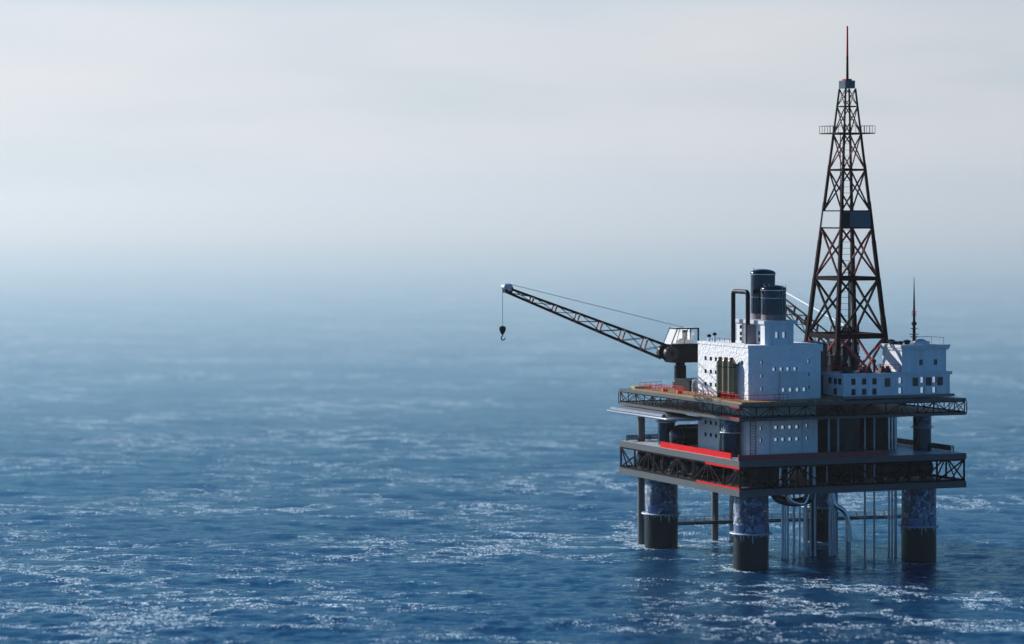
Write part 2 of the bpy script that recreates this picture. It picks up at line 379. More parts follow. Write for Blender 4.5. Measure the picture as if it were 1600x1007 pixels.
    wm = n('ShaderNodeMixShader'); K(fr_.outputs[0], wm.inputs[0]); K(body.outputs[0], wm.inputs[1]); K(gl.outputs[0], wm.inputs[2])
    fo = n('ShaderNodeBsdfDiffuse'); fo.inputs[0].default_value = (.74, .88, .95, 1)
    fm = n('ShaderNodeMixShader'); K(foam, fm.inputs[0]); K(wm.outputs[0], fm.inputs[1]); K(fo.outputs[0], fm.inputs[2]); K(fm.outputs[0], om.inputs[0])
    me.materials.append(m)
make_sea()

# ------------------------------------------------------------------ walls with real openings
def wall_box(v0, v1, u0, u1, z0, z1, holesR, holesL, depth=.35, name='wall', m=WALL, parent=None):
    """Box whose near (u0) face and left (v0) face have openings. holesR=[(v,z,w,h)], holesL=[(u,z,w,h)] (centres)."""
    mb = MB()
    def face(a0, a1, holes, fn):
        A = sorted({a0, a1} | {x for h in holes for x in (h[0]-h[2]/2, h[0]+h[2]/2)}); B = sorted({z0, z1} | {x for h in holes for x in (h[1]-h[3]/2, h[1]+h[3]/2)})
        for i in range(len(A)-1):
            for j in range(len(B)-1):
                ca, cb = (A[i]+A[i+1])/2, (B[j]+B[j+1])/2
                if any(abs(ca-h[0]) < h[2]/2 and abs(cb-h[1]) < h[3]/2 for h in holes): continue
                mb.add([fn(A[i],B[j],0), fn(A[i+1],B[j],0), fn(A[i+1],B[j+1],0), fn(A[i],B[j+1],0)], [(0,1,2,3)])
        for h in holes:
            p = [(h[0]-h[2]/2,h[1]-h[3]/2),(h[0]+h[2]/2,h[1]-h[3]/2),(h[0]+h[2]/2,h[1]+h[3]/2),(h[0]-h[2]/2,h[1]+h[3]/2)]
            for k in range(4):
                q = p[(k+1)%4]; mb.add([fn(*p[k],0), fn(*q,0), fn(*q,depth+.05), fn(*p[k],depth+.05)], [(0,1,2,3)])
            mb.add([fn(*x,depth+.05) for x in p], [(0,1,2,3)])
    face(v0, v1, holesR, lambda a,z,d: (a, u0+d, z))
    face(u0, u1, holesL, lambda a,z,d: (v0+d, a, z))
    mb.add([(v0,u1,z0),(v1,u1,z0),(v1,u1,z1),(v0,u1,z1)], [(0,1,2,3)]); mb.add([(v1,u0,z0),(v1,u1,z0),(v1,u1,z1),(v1,u0,z1)], [(0,1,2,3)])
    mb.add([(v0,u0,z1),(v1,u0,z1),(v1,u1,z1),(v0,u1,z1)], [(0,1,2,3)]); mb.add([(v0,u0,z0),(v1,u0,z0),(v1,u1,z0),(v0,u1,z0)], [(0,1,2,3)])
    # faces may split at T junctions: keep flat normals
    me = bpy.data.meshes.new(name); base = Vector(parent['_b'])
    me.from_pydata([tuple(Vector(p)-base) for p in mb.v], [], mb.f); me.materials.append(m)
    o = bpy.data.objects.new(name, me); col.objects.link(o); o.parent = parent; o['_b'] = tuple(base)
    return o
def window(parent, side, plane, a, z, w_, h_, pane, depth=.35, fr=.07, label=None):
    """frame lining the opening + pane"""
    f = MB()
    def bx(a0,a1,z0,z1,d0,d1,mb):
        if side == 'R': mb.box(a0,a1,plane+d0,plane+d1,z0,z1)
        else: mb.box(plane+d0,plane+d1,a0,a1,z0,z1)
    a0,a1,z0,z1 = a-w_/2+.004,a+w_/2-.004,z-h_/2+.004,z+h_/2-.004
    pale = pane is LPANE; fr = .03 if pale else fr; fe = .22 if pale else fr  # pale windows: wide dark right member painted as the shaded reveal
    bx(a0,a0+fr,z0,z1,-.03,depth,f); bx(a1-fe,a1,z0,z1,-.03,depth,f); bx(a0+fr,a1-fe,z0,z0+fr,-.03,depth,f); bx(a0+fr,a1-fe,z1-fr,z1,-.03,depth,f)
    o = f.build('window', FRAME, parent)
    if label: o['label'] = label
    p = MB(); bx(a0+fr+.003,a1-fe-.003,z0+fr+.003,z1-fr-.003,depth-.1,depth-.04,p); p.build('pane', pane, o)
    return o
def louvre(parent, side, plane, a, z, w_, h_, n=4):
    m = MB(); m.box(a-w_/2, a+w_/2, plane-.10, plane-.004, z-h_/2, z+h_/2) if side == 'R' else None
    o = m.build('louvre', FRAME, parent)
    s = MB(); st = (w_-.1)/n
    for i in range(n):
        x = a-w_/2+.05+st*(i+.5); s.box(x-st*.30, x+st*.30, plane-.2, plane-.103, z-h_/2+.06, z+h_/2-.06)
    s.build('slats', LOUV, o); return o

# ------------------------------------------------------------------ the platform: decks, trusses, legs
LV, LU = 51.45, 56.0
P = thing('offshore_platform', 'two storey drilling platform of grey decks and dark trusses on four thick legs', 'oil platform', (LV/2, LU/2, 0))
Z_ = dict(ut1=32.96, ut0=32.42, ub1=30.15, ub0=29.6, lt1=21.88, lt0=20.67, lb1=16.24, lb0=14.93)
def slab(z0, z1, name='deck_slab', m=DECK):
    s = MB().box(.25, LV-.25, .25, LU-.25, z0+.01, z1-.01).build(name, m, P)
    f = MB(); f.box(0,.25,0,LU,z0,z1); f.box(LV-.25,LV,0,LU,z0,z1); f.box(.25,LV-.25,0,.25,z0,z1); f.box(.25,LV-.25,LU-.25,LU,z0,z1)
    f.build('fascia', FASCIA, s); return s
slab(Z_['ut0'], Z_['ut1']); slab(Z_['ub0'], Z_['ub1']); slab(Z_['lt0'], Z_['lt1'], m=DECKL); slab(Z_['lb0'], Z_['lb1'])
MB().box(.03, .25, 1, 15.5, Z_['lt1']-.0, Z_['lt1']+.003) if 0 else None

def truss_run(mb, p0, p1, z0, z1, bays, w, inset_n=(0,0), k0=0):
    """vertical truss panel run between p0 and p1 (v,u)"""
    for i in range(bays+1):
        t = i/bays; a = (p0[0]+(p1[0]-p0[0])*t, p0[1]+(p1[1]-p0[1])*t); mb.beam((a[0],a[1],z0),(a[0],a[1],z1), w*1.15)
        if i < bays:
            t2 = (i+1)/bays; b = (p0[0]+(p1[0]-p0[0])*t2, p0[1]+(p1[1]-p0[1])*t2); tm = ((a[0]+b[0])/2, (a[1]+b[1])/2)
            if (i+k0) % 2 == 0:
                mb.beam((a[0],a[1],z1-.1),(b[0],b[1],z0+.1), w*.9); mb.beam((a[0],a[1],z1-.1),(tm[0],tm[1],z0+.1), w*.8)
            else:
                mb.beam((a[0],a[1],z0+.1),(b[0],b[1],z1-.1), w*.9); mb.beam((b[0],b[1],z1-.1),(tm[0],tm[1],z0+.1), w*.8)
def frame_truss(z0, z1, w, bays, chordw, ins):
    m = MB()
    a, b = ins, LV-ins; c, d = ins, LU-ins
    truss_run(m, (a,d),(a,c), z0, z1, bays, w); truss_run(m, (b,c),(a,c), z0, z1, bays, w); truss_run(m, (b,d),(b,c), z0, z1, bays, w, k0=1); truss_run(m, (a,d),(b,d), z0, z1, bays, w, k0=1)
    for f in ((.36, .7) if w > .2 else ()):
        truss_run(m, (a, c+(d-c)*f),(b, c+(d-c)*f), z0, z1, bays//2, w)
    for zz in (z0+chordw/2+.002, z1-chordw/2-.002):
        for p, q in (((a,c),(b,c)),((a,d),(b,d)),((a,c),(a,d)),((b,c),(b,d))): m.beam((p[0],p[1],zz),(q[0],q[1],zz), chordw)
    m.build('truss_frame', RED_SHADED, P)
frame_truss(Z_['ub1'], Z_['ut0'], .14, 14, .2, .26)
frame_truss(Z_['lb1'], Z_['lt0'], .27, 8, .34, .34)
# end frames of the upper truss stand a little proud of the slabs
m = MB()
for (a, b) in ((-.06, LU+.02), (LV+.06, -.02)):
    MB().beam((a, b, Z_['ub0']+.3), (a, b, Z_['ut1']-.55), .16).build('corner_post', RED, P)
# sunlit stretch of the truss chords painted as bright red strips
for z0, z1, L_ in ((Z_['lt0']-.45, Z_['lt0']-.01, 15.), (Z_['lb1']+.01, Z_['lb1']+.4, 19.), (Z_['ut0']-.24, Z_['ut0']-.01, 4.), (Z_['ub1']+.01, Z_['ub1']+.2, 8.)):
    n = 1; MB().frustum(z0, (.03,.2,.05,L_), z1, (.03,.2,.05,L_)).build('lit_chord', REDB, P)
# red parapet on the lower deck, its shaded run painted a darker red
m = MB(); m.box(.9, 1.15, 5.4, 37.5, Z_['lt1'], Z_['lt1']+1.15); o = m.build('parapet', REDB, P)
m = MB(); m.box(.12, .75, .5, .8, Z_['lt1'], Z_['lt1']+1.3); m.box(.8, 34., .7, .95, Z_['lt1'], Z_['lt1']+1.1); m.build('parapet', RED, P)

def ring(cx, cy, z, r0, h=.28, ex=.9, parent=None):
    m = MB().lathe([(r0+.02, z-h), (r0+ex*.8, z-h*.8), (r0+ex, z), (r0+ex*.85, z+h*.5), (r0+.02, z+h*.6)], (cx, cy), 40)
    return m.build('collar_ring', RINGM, parent, True)
LEGS = [(5.3, 5.3), (5.3, 46.2), (43., 4.4), (43., 46.2)]
for i, (a, b) in enumerate(LEGS):
    lg = MB().lathe([(3.5, 7.2), (3.5, 15.6)], (a, b), 48).build('leg', FOIL, P, True)
    MB().lathe([(3.52, -12), (3.52, 3.2), (3.5, 7.2)], (a, b), 48).build('leg_footing', WET, lg, True)
    ring(a, b, 7.2, 3.5, .22, .75, lg)
    # frozen drips hanging from the ring
    m = MB()
    for k in range(44):
        aa = R(k*8.2+random.uniform(-3, 3)); ln = random.choice((.25, .4, .6, .9, 1.5))*random.uniform(.6, 1.2); rr = random.uniform(.05, .13); q_ = (a+3.62*math.cos(aa), b+3.62*math.sin(aa))
        m.tube([(*q_, 7.05), (*q_, 7.05-ln*.6), (*q_, 7.05-ln)], [rr*1.4, rr, .01], 5)
    o_i = m.build('ice_fringe', RINGM, lg, True); o_i['kind'] = 'stuff'
    # blue collar plates above the ring
    for k0 in range(5):
        a0 = R(k0*72+200+i*13); n = 6; top = R(46); bot = R(30)
        vs = []
        for j in range(n+1):
            t = j/n; aa = a0 + (t-.5)*bot*2*.5; ab = a0 + (t-.5)*top*2*.5
            vs.append((a+3.6*math.cos(aa), b+3.6*math.sin(aa), 7.35)); vs.append((a+3.6*math.cos(ab), b+3.6*math.sin(ab), 8.9))
        for j in range(n+1):
            t = j/n; aa = a0 + (t-.5)*bot*2*.5; ab = a0 + (t-.5)*top*2*.5
            vs.append((a+3.45*math.cos(aa), b+3.45*math.sin(aa), 7.35)); vs.append((a+3.45*math.cos(ab), b+3.45*math.sin(ab), 8.9))
        k = 2*(n+1); fs = []
        for j in range(n): fs += [(2*j,2*j+2,2*j+3,2*j+1), (k+2*j,k+2*j+1,k+2*j+3,k+2*j+2), (2*j+1,2*j+3,k+2*j+3,k+2*j+1)]
        fs += [(0,1,k+1,k),(2*n,k+2*n,k+2*n+1,2*n+1)]
        MB().add(vs, fs).build('collar_plate', BLUEP, lg)
UL = [(3.9, 11.2), (5.0, 43.), (46.5, 9.), (46., 45.5)]
for a, b in UL:
    lg = MB().lathe([(1.85, Z_['lt1']), (1.85, Z_['ub0'])], (a, b), 36).build('upper_leg', TANK, P, True)
    MB().lathe([(1.87, 26.8), (1.87, Z_['ub0']-.01)], (a, b), 36).build('upper_sleeve', FOIL, lg, True)
    ring(a, b, 26.7, 1.85, .14, .42, lg)
for (a, b, r_, z1) in ((4.06, 53.4, .8, Z_['ub0']), (21.8, 53.9, .75, Z_['lb0']), (47., 53.5, .8, Z_['ub0'])):
    MB().lathe([(r_, -12), (r_, z1)], (a, b), 20).build('support_column', COLUMN, P, True)

# decking of planks on top (a raised floor inside the dark edge)
m = MB(); m.box(1.0, 24.0, .95, LU-4.2, Z_['ut1'], Z_['ut1']+.32); m.build('plank_floor', WOOD, P)
m = MB(); m.box(1.0, 5.0, LU-5.8, LU-4.1, Z_['ut1']+.32, Z_['ut1']+.75); m.build('floor_kerb', YELLOW, P)
DZ = Z_['ut1']+.32

# ------------------------------------------------------------------ main building
B = thing('plant_building', 'tall rough white plant building with small square windows in the middle of the upper deck', 'building', (13.8, 18, DZ))
hL = [(u, z, .95, .8) for u in (25.9, 23.5, 21.2) for z in (40.75, 38.1, 35.5)] + [(9.6, 40.6, .85, .75)]
hR = [(v, z, .55, .75) for v in (8.55,) for z in (40.7, 38.0, 35.45)] + [(19.1, z, .55, .75) for z in (40.75, 38.1, 35.5)] + [(v, 39.3, .85, .72) for v in (11.35, 12.95, 14.5, 16.1)]
hP = [(v, 35.2, .85, .78) for v in (13.05, 14.62, 16.2, 17.75)]
wall_box(5.6, 21.9, 7.0, 29.4, DZ, 44.0, hR, hL, m=WALL, parent=B)
for h in hL: window(B, 'L', 5.6, *h, DPANE)
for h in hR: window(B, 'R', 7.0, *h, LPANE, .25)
MB().box(5.5, 22.35, 6.93, 29.5, 43.0+.6, 44.12).build('roof_edge', WALL, B)
MB().box(20.6, 22.35, 6.93, 8.2, 42.7, 43.6).build('roof_bracket', WALL, B)
bo = wall_box(12.5, 18.7, 6.2, 6.95, DZ, 38.5, hP, [], m=WALL2, depth=.2, name='bay_front', parent=B)
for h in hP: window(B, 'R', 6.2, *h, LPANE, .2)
MB().box(12.35, 18.85, 6.05, 6.99, 38.505, 38.62).build('bay_ledge', TRIM, B)
# storey below, seen between the decks
Q = thing('lower_plant_building', 'white plant building between the two decks with a red ladder at its near corner', 'building', (13.8, 18, Z_['lt1']))
hL2 = [(u, z, .95, .8) for u in (25.9, 23.5, 21.2) for z in (27.7, 25.2)]
hR2 = [(v, z, .55, .7) for v in (8.4,) for z in (27.6, 25.2)] + [(18.75, z, .55, .7) for z in (27.9, 25.4)] + [(v, z, .85, .7) for v in (11.8, 13.35, 14.95, 16.5) for z in (27.7, 25.3)]
wall_box(5.6, 21.2, 7.0, 29.4, Z_['lt1'], Z_['ub0'], hR2, hL2, m=WALL, parent=Q)
for h in hL2: window(Q, 'L', 5.6, *h, DPANE)
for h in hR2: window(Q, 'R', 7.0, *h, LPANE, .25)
MB().box(5.8, 21.0, 7.2, 29.2, Z_['ub1'], Z_['ut0']).build('wall_between_decks', WALL2, Q)
MB().box(10.3, 10.7, 6.85, 6.995, Z_['lt1'], Z_['ub0']-.1).box(17.6, 17.8, 6.85, 6.995, Z_['lt1'], Z_['ub0']-.1).build('pilaster', WALL2, Q)
m = MB()
for v in (5.9, 7.1): m.box(v-.05, v+.05, 6.6, 6.72, Z_['lt1'], Z_['ub0'])
z = Z_['lt1']+.3
while z < Z_['ub0']: m.box(5.95, 7.05, 6.62, 6.68, z, z+.07); z += .55
m.build('ladder', RED, Q)

# house on the roof carrying the stacks
Hs = thing('stack_house', 'small white house under the two dark exhaust stacks on the plant building roof', 'building', (13.2, 14, 44.12))
hHR = [(12.5, 46.05, .85, 1.25), (14.1, 46.05, .85, 1.25)]
hHL = [(u, z, .8, .75) for u in (18.4,) for z in (47.35, 46.0, 44.95)] + [(16.2, z, .8, .8) for z in (47.3, 46.0, 44.95)] + [(10.4, z, .7, .8) for z in (46.4, 45.1)]
wall_box(9.8, 16.3, 8.0, 20.3, 44.12, 48.2, hHR, hHL, m=WALL2, depth=.25, parent=Hs)
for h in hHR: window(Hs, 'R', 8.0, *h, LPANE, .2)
for h in hHL: window(Hs, 'L', 9.8, *h, DPANE, .25)
MB().box(9.5, 17.0, 7.7, 20.6, 48.202, 48.9).build('roof_slab', TRIM, Hs)
MB().lathe([(1.55, 44.13), (1.55, 48.0)], (9.6, 13.3), 32).build('round_bay', SKIRT, Hs, True)
def stack(v, u, zt, label):
    t = thing('exhaust_stack', label, 'exhaust stack', (v, u, 48.9), 'exhaust stacks on the roof house')
    r = 2.5
    MB().lathe([(r, 50.05), (r, zt)], (v, u), 48).build('shell', TANK, t, True)
    MB().lathe([(r-.02, 48.9), (r-.02, 50.04)], (v, u), 48).build('skirt', SKIRT, t, True)
    pr = [(r+.1, zt+.05)] + [((r+.1)*math.cos(a*math.pi/16), zt+.2+.85*math.sin(a*math.pi/16)) for a in range(8)] + [(.01, zt+1.06)]
    MB().lathe(pr, (v, u), 48).build('dome_cap', TANK, t, True)
    MB().lathe([(r+.02, zt-.12), (r+.14, zt-.1), (r+.14, zt+.03), (r+.02, zt+.045)], (v, u), 48).build('rim_band', CHROME, t, True)
    MB().lathe([(r+.02, 53.3), (r+.08, 53.32), (r+.08, 53.42), (r+.02, 53.44)], (v, u), 48).build('mid_band', CHROME, t, True)
    m = MB()
    for a in (R(150), R(180), R(215)):
        m.tube([(v+1.9*math.cos(a), u+1.9*math.sin(a), zt+.5), (v+1.9*math.cos(a), u+1.9*math.sin(a), zt+1.25)], .045, 6)
    m.build('vent_rod', PIPE, t)
    return t
stack(14.4, 17.6, 58.0, 'taller black domed exhaust stack behind the shorter one')
st2 = stack(13.3, 10.9, 54.95, 'shorter black domed exhaust stack in front with two thin pipes down its side')
m = MB()
for v in (13.9, 14.7): m.tube([(v, 8.3, 48.9), (v, 8.3, 56.1)], .06, 6)
m.build('rod_pair', PIPE, st2)
# black inverted U pipes
def upipe(v, ua, ub, zb, zt, r, label, z2=None):
    pts = [(v, ua, zb), (v, ua, zt-.7)]
    for k in range(1, 5): pts.append((v, ua-(.7-.7*math.cos(k*math.pi/8)), zt-.7+.7*math.sin(k*math.pi/8)))
    for k in range(0, 5): pts.append((v, ub+.7-.7*math.sin(k*math.pi/8), zt-.7+.7*math.cos(k*math.pi/8)))
    pts.append((v, ub, z2 or zb))
    solo(MB().tube(pts, r, 14), 'bent_pipe', BLACK, label, 'pipe', None, True)
upipe(8.55, 19.3, 12.9, 44.12, 54.55, .46, 'thick black inverted U pipe standing left of the exhaust stacks')
0 and upipe(7.6, 21.3, 14.6, 44.12, 54.5, .3, 'far one of two black inverted U pipes left of the exhaust stacks')

# gas cylinders on the sunlit wall
def cylinder(v, u, z0, z1, label, r=.78, grp='tall olive cylinders on the sunlit wall'):
    t = thing('gas_cylinder', label, 'gas cylinder', (v, u, z0), grp)
    MB().lathe([(r, z0+.9), (r, z1-1.0)], (v, u), 28).build('shell', OLIVE, t, True)
    MB().lathe([(r-.01, z1-1.), (r*.93, z1-.7), (r*.72, z1-.35), (r*.45, z1-.22)], (v, u), 28).build('shoulder', OLIVE, t, True)
    MB().lathe([(r*.5, z1-.23), (r*.5, z1), (r*.2, z1+.02)], (v, u), 20).build('cap', BLACK, t, True)
    MB().lathe([(r*.8, z0), (r*.9, z0+.9)], (v, u), 24).build('foot', BLACK, t, True)
    for z in (z1-1.9, z0+1.3): MB().lathe([(r+.01, z-.09), (r+.05, z-.08), (r+.05, z+.08), (r+.01, z+.09)], (v, u), 28).build('band', BRASS if z < z1-3 else DGREY, t, True)
cylinder(4.5, 17.1, DZ, 41.4, 'left of three olive gas cylinders against the rough white wall')
cylinder(4.5, 14.6, DZ, 41.45, 'middle of three olive gas cylinders against the rough white wall')
cylinder(4.5, 12.1, DZ, 41.5, 'right of three olive gas cylinders against the rough white wall')
cylinder(4.6, 16.6, Z_['lt1'], Z_['ub0']-.1, 'olive gas cylinder between the decks beside the near upper leg', .62, None)
m = MB(); m.box(4.4, 5.58, 10.9, 18.3, 40.0, 40.25); solo(m, 'cylinder_bracket', DGREY, 'dark bracket tying the three gas cylinders to the wall', 'bracket')

# ------------------------------------------------------------------ dark silo and tanks
def silo(v, u, r, z0, z1, label, dome=.8, mat_=DARKT, grp=None):
    t = thing('storage_silo', label, 'silo', (v, u, z0), grp)
    MB().lathe([(r, z0), (r, z1)], (v, u), 48).build('shell', mat_, t, True)
    MB().lathe([(r+.08, z1)]+[((r+.08)*math.cos(a*math.pi/14), z1+.08+dome*math.sin(a*math.pi/14)) for a in range(7)]+[(.01, z1+dome+.08)], (v, u), 48).build('dome_cap', mat_, t, True)
    m = MB(); z = z0+1.5
    while z < z1-.5: m.lathe([(r+.01, z), (r+.06, z+.02), (r+.06, z+.12), (r+.01, z+.14)], (v, u), 48); z += 2.6
    m.build('hoop', DGREY, t, True)
silo(24.6, 16.2, 3.4, DZ, 43.4, 'large dull dark domed silo right of the plant building')
silo(18.6, 25.5, 2.2, 44.12, 45.6, 'low dark domed tank on the plant building roof behind the stack house', .7)
silo(30.5, 17.5, 5.6, Z_['lt1'], 28.6, 'broad dark tank between the decks behind the four grey pipes', .9)
silo(41.2, 19.5, 4.6, Z_['lt1'], 28.4, 'dark tank between the decks nearest the right upper leg', .9)
silo(24.5, 24., 3.0, Z_['lt1'], 28.8, 'dark tank between the decks close behind the white lower building', .7)
def htank(v0, v1, u, z, r, label, m_=TANK, grp=None, axis='x'):
    t = thing('horizontal_tank', label, 'tank', ((v0+v1)/2, u, z-r), grp) if axis == 'x' else thing('horizontal_tank', label, 'tank', (u, (v0+v1)/2, z-r), grp)
    n = 7
    pr = [(.01, v0-r*.5)]+[(r*math.sin(k*math.pi/2/n), v0-r*.5*math.cos(k*math.pi/2/n)) for k in range(1, n+1)]+[(r*math.cos(k*math.pi/2/n), v1+r*.5*math.sin(k*math.pi/2/n)) for k in range(0, n)]+[(.01, v1+r*.5)]
    MB().lathe(pr, (u, z), 32, axis).build('shell', m_, t, True)
    m = MB()
    for f in (.12, .5, .88):
        x = v0+(v1-v0)*f; m.lathe([(r+.01, x), (r+.05, x+.02), (r+.05, x+.1), (r+.01, x+.12)], (u, z), 32, axis)
    m.build('strap', CHROME if m_ is TANK else DGREY, t, True)
    m = MB()
    for f in (.2, .8):
        x = v0+(v1-v0)*f
        if axis == 'x': m.box(x-.2, x+.2, u-r*.7, u+r*.7, z-r-.25, z-r*.7)
        else: m.box(u-r*.7, u+r*.7, x-.2, x+.2, z-r-.25, z-r*.7)
    m.build('saddle', DGREY, t)
htank(3.0, 12.5, 35.0, 24.1, 1.9, 'glossy black banded tank lying on the lower deck behind the red parapet', TANK, None, 'x')
htank(6.5, 15.5, 40.2, 24.2, 2.0, 'black tank lying on the lower deck behind the banded one', TANK, None, 'x')
words_ = ['farthest left', 'second from left', 'third from left', 'fourth from left', 'fifth from left', 'nearest the corner']
for i, u in enumerate((49.5, 38.5, 33.5, 28.2, 22.8)):
    htank(2.2, 9.5, u, 18.35, 2.0 if i == 0 else 1.35, 'round nosed black tank inside the lower truss, '+['largest one at far left','second from left','third from left','fourth from left','nearest the middle'][i], TANK, 'tanks inside the lower truss')
for i, (v, u) in enumerate(((30., 8.), (38.5, 9.), (45.5, 10.))):
    htank(v-3, v+3, u, 18.2, 1.7, 'dull dark tank inside the lower truss on the shaded side, '+['left one','middle one','right one'][i], DARKT, 'dull tanks inside the lower truss', 'x')

# dark machinery blocks between the lower slabs, each a piped pump skid
def skid(v, u, z, L_, W_, H_, label, m_=DGREY, grp=None):
    t = thing('machine_skid', label, 'machine', (v, u, z), grp)
    MB().box(v-L_/2, v+L_/2, u-W_/2, u+W_/2, z, z+.3).build('base_frame', m_, t)
    MB().frustum(z+.3, (v-L_*.45, v+L_*.3, u-W_*.4, u+W_*.4), z+H_, (v-L_*.4, v+L_*.25, u-W_*.33, u+W_*.33)).build('engine_block', m_, t)
    MB().lathe([(H_*.28, v+L_*.3), (H_*.28, v+L_*.48)], (u, z+H_*.5), 16, 'x').build('motor', m_, t, True)
    MB().tube([(v-L_*.2, u, z+H_), (v-L_*.2, u, z+H_*1.35)], H_*.08, 8).build('exhaust', m_, t, True)
for i, (v, u) in enumerate(((14., 14.), (20., 27.), (35., 28.), (12., 40.), (28., 42.))):
    skid(v, u, Z_['lb1'], 9, 5.5, 3.1, 'dark machine skid deep inside the lower truss, '+['near the front corner','behind the pipe cluster','right of centre','far left','far back'][i], DGREY, 'machine skids inside the lower truss')

# ------------------------------------------------------------------ accommodation
A = thing('lower_quarters', 'long low white quarters block with dark and pale windows along the shaded deck edge', 'building', (37, 7, DZ))
hAR = [(v, z, .95, 1.25) for v in (27.1, 29.55, 31.9) for z in (36.65, 34.95-.35)] + [(v, z, .95, 1.25) for v in (37.85, 42.95, 45.75) for z in (36.7, 34.65)]
hAL = [(u, 36.65, 1.3, 1.2) for u in (8.6, 6.4, 4.6)] + [(6.4, 34.6, 1.3, 1.25)]
wall_box(24.9, 49.4, 3.0, 11.4, DZ+.5, 37.7, hAR, hAL, m=WALL2, depth=.3, parent=A)
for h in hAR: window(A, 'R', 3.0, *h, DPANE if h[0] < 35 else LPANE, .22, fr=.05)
for h in hAL: window(A, 'L', 24.9, *h, DPANE, .25, fr=.05)
for v in (34.9, 41.35, 44.45, 47.1): louvre(A, 'R', 3.0, v, 36.35, 1.25, 1.7, 3)
MB().box(24.6, 49.8, 2.7, 11.5, 37.702, 38.3).build('roof_slab', TRIM, A)
MB().box(24.4, 50.1, 2.3, 11.6, DZ, DZ+.5).build('plinth', PLINTH, A)
RZ = 38.3
A2 = thing('upper_quarters', 'upper white quarters block with a sunlit side and flat roof, right of the derrick', 'building', (44, 7, RZ))
hUR = [(43.0, 40.2, .8, 1.1), (46.4, 40.2, .8, 1.1)]
wall_box(38.6, 48.9, 3.6, 11.4, RZ, 42.7, hUR, [], m=WALL2, depth=.3, parent=A2)
for h in hUR: window(A2, 'R', 3.6, *h, LOUV, .15, fr=.12, label='brown shuttered window')
MB().box(38.35, 49.4, 3.3, 11.6, 42.702, 43.15).build('cornice', TRIM, A2)
MB().box(38.2, 49.6, 3.15, 11.75, 43.152, 43.75).build('roof_slab', TRIM, A2)
QZ = 43.75

# antenna mast
T = thing('antenna_mast', 'slim antenna mast with red discs on the upper quarters roof', 'antenna', (43.6, 7.3, QZ))
MB().tube([(43.6, 7.3, QZ), (43.6, 7.3, 50.6), (43.6, 7.3, 57.4)], [.36, .22, .05], 12).build('mast', BLACK, T, True)
for z, r, m_ in ((45.25, .95, REDB), (45.75, .98, REDB), (46.9, .75, BLACK), (49.6, .55, REDB), (50.0, .55, REDB), (50.4, .55, REDB)):
    MB().lathe([(.1, z-.1), (r, z-.08), (r, z+.02), (.1, z+.08)], (43.6, 7.3), 20).build('disc', m_, T, True)
MB().lathe([(.1, 47.4), (.45, 47.6), (.6, 47.9), (.45, 48.2), (.1, 48.4)], (43.6, 7.3), 16).build('insulator', DGREY, T, True)
T = thing('round_roof_hatch', 'low round domed hatch at the foot of the antenna mast', 'hatch', (44.1, 5.6, QZ))
MB().lathe([(1.75, QZ), (1.75, QZ+.55), (1.6, QZ+.65)], (44.2, 5.6), 36).build('drum', TRIM, T, True)
MB().lathe([(1.0, QZ+.65), (.95, QZ+.85), (.5, QZ+1.05), (.02, QZ+1.1)], (44.2, 5.6), 28).build('dome', SHEAVE, T, True)

# ------------------------------------------------------------------ railings
def rail(pts, z, h, m_, label, step=1.1, r=.055, mids=1, rnd=True, grp='red railings'):
    t = thing('railing', label, 'railing', (*pts[0], z), grp)
    few = step > 1.9 or 'derrick braces' in label
    top = MB(); top.tube([(*pts[0], z)] + [(*p, z+h) for p in pts] + [(*pts[-1], z)], r, 6); top.build('handrail', m_, t, True)
    ps = MB(); md = MB()
    for a, b in zip(pts[:-1], pts[1:]):
        n = max(1, int(math.hypot(b[0]-a[0], b[1]-a[1])/step))
        for i in range(1, n+1):
            x = (a[0]+(b[0]-a[0])*i/n, a[1]+(b[1]-a[1])*i/n); (MB().beam((*x, z), (*x, z+h), r*1.1).build('post', m_, t) if few else ps.beam((*x, z), (*x, z+h), r*1.1))
        for k in range(1, mids+1): md.beam((*a, z+h*k/(mids+1)), (*b, z+h*k/(mids+1)), r*.9)
    if not few: ps.build('posts', m_, t) 
    if mids: md.build('midrail', m_, t)
rail([(1.4, 48.5), (7.4, 50.5)], DZ, 1.35, REDB, 'red railing at the left end of the upper deck, farther of two', 1.3)
rail([(1.6, 47.0), (1.6, 35.6)], DZ, 1.15, REDB, 'long red railing along the yellow planks below the left crane', 1.3)
rail([(1.6, 31.8), (1.6, 25.5)], DZ, 1.2, REDB, 'short red railing right of the left crane pedestal', 1.1)
rail([(2.4, 24.2), (2.4, 15.9), (4.0, 15.9)], DZ, 1.2, REDB, 'red railing in front of the sunlit white wall', 1.1)
rail([(1.5, 10.6), (1.5, 3.0)], DZ, 1.3, REDB, 'red railing right of the gas cylinders towards the near corner', 1.1, r=.08)
rail([(1.5, 2.2), (3.2, 1.6), (10.6, 1.6), (11.6, 1.6)], DZ, 1.35, REDB, 'red railing round the near corner in front of the shaded wall', .9)
rail([(1.5, 44.), (5.5, 44.), (5.5, 36.)], DZ, 1.0, REDB, 'inner red railing between the left crane and the yellow planks', 1.3)
rail([(25.2, 4.5), (25.2, 10.5), (29.5, 10.5)], RZ, 1.2, REDB, 'red railing round the left end of the quarters roof', 1.1, r=.045)
rail([(28.6, 3.2), (30.0, 3.2), (37.6, 10.), ], RZ, 1.25, REDB, 'red railing under the derrick braces on the quarters roof', 1.0, r=.05)
rail([(33.4, 3.1), (38.0, 3.1), ], RZ, 1.6, REDB, 'red railing in front of the sunlit side of the upper quarters', 1.1, r=.05)
rail([(45.6, 9.8), (49.2, 9.8), (49.2, 5.)], QZ, 1.3, BLACK, 'black railing at the back of the upper quarters roof', 3.4, mids=0, grp='black railings')
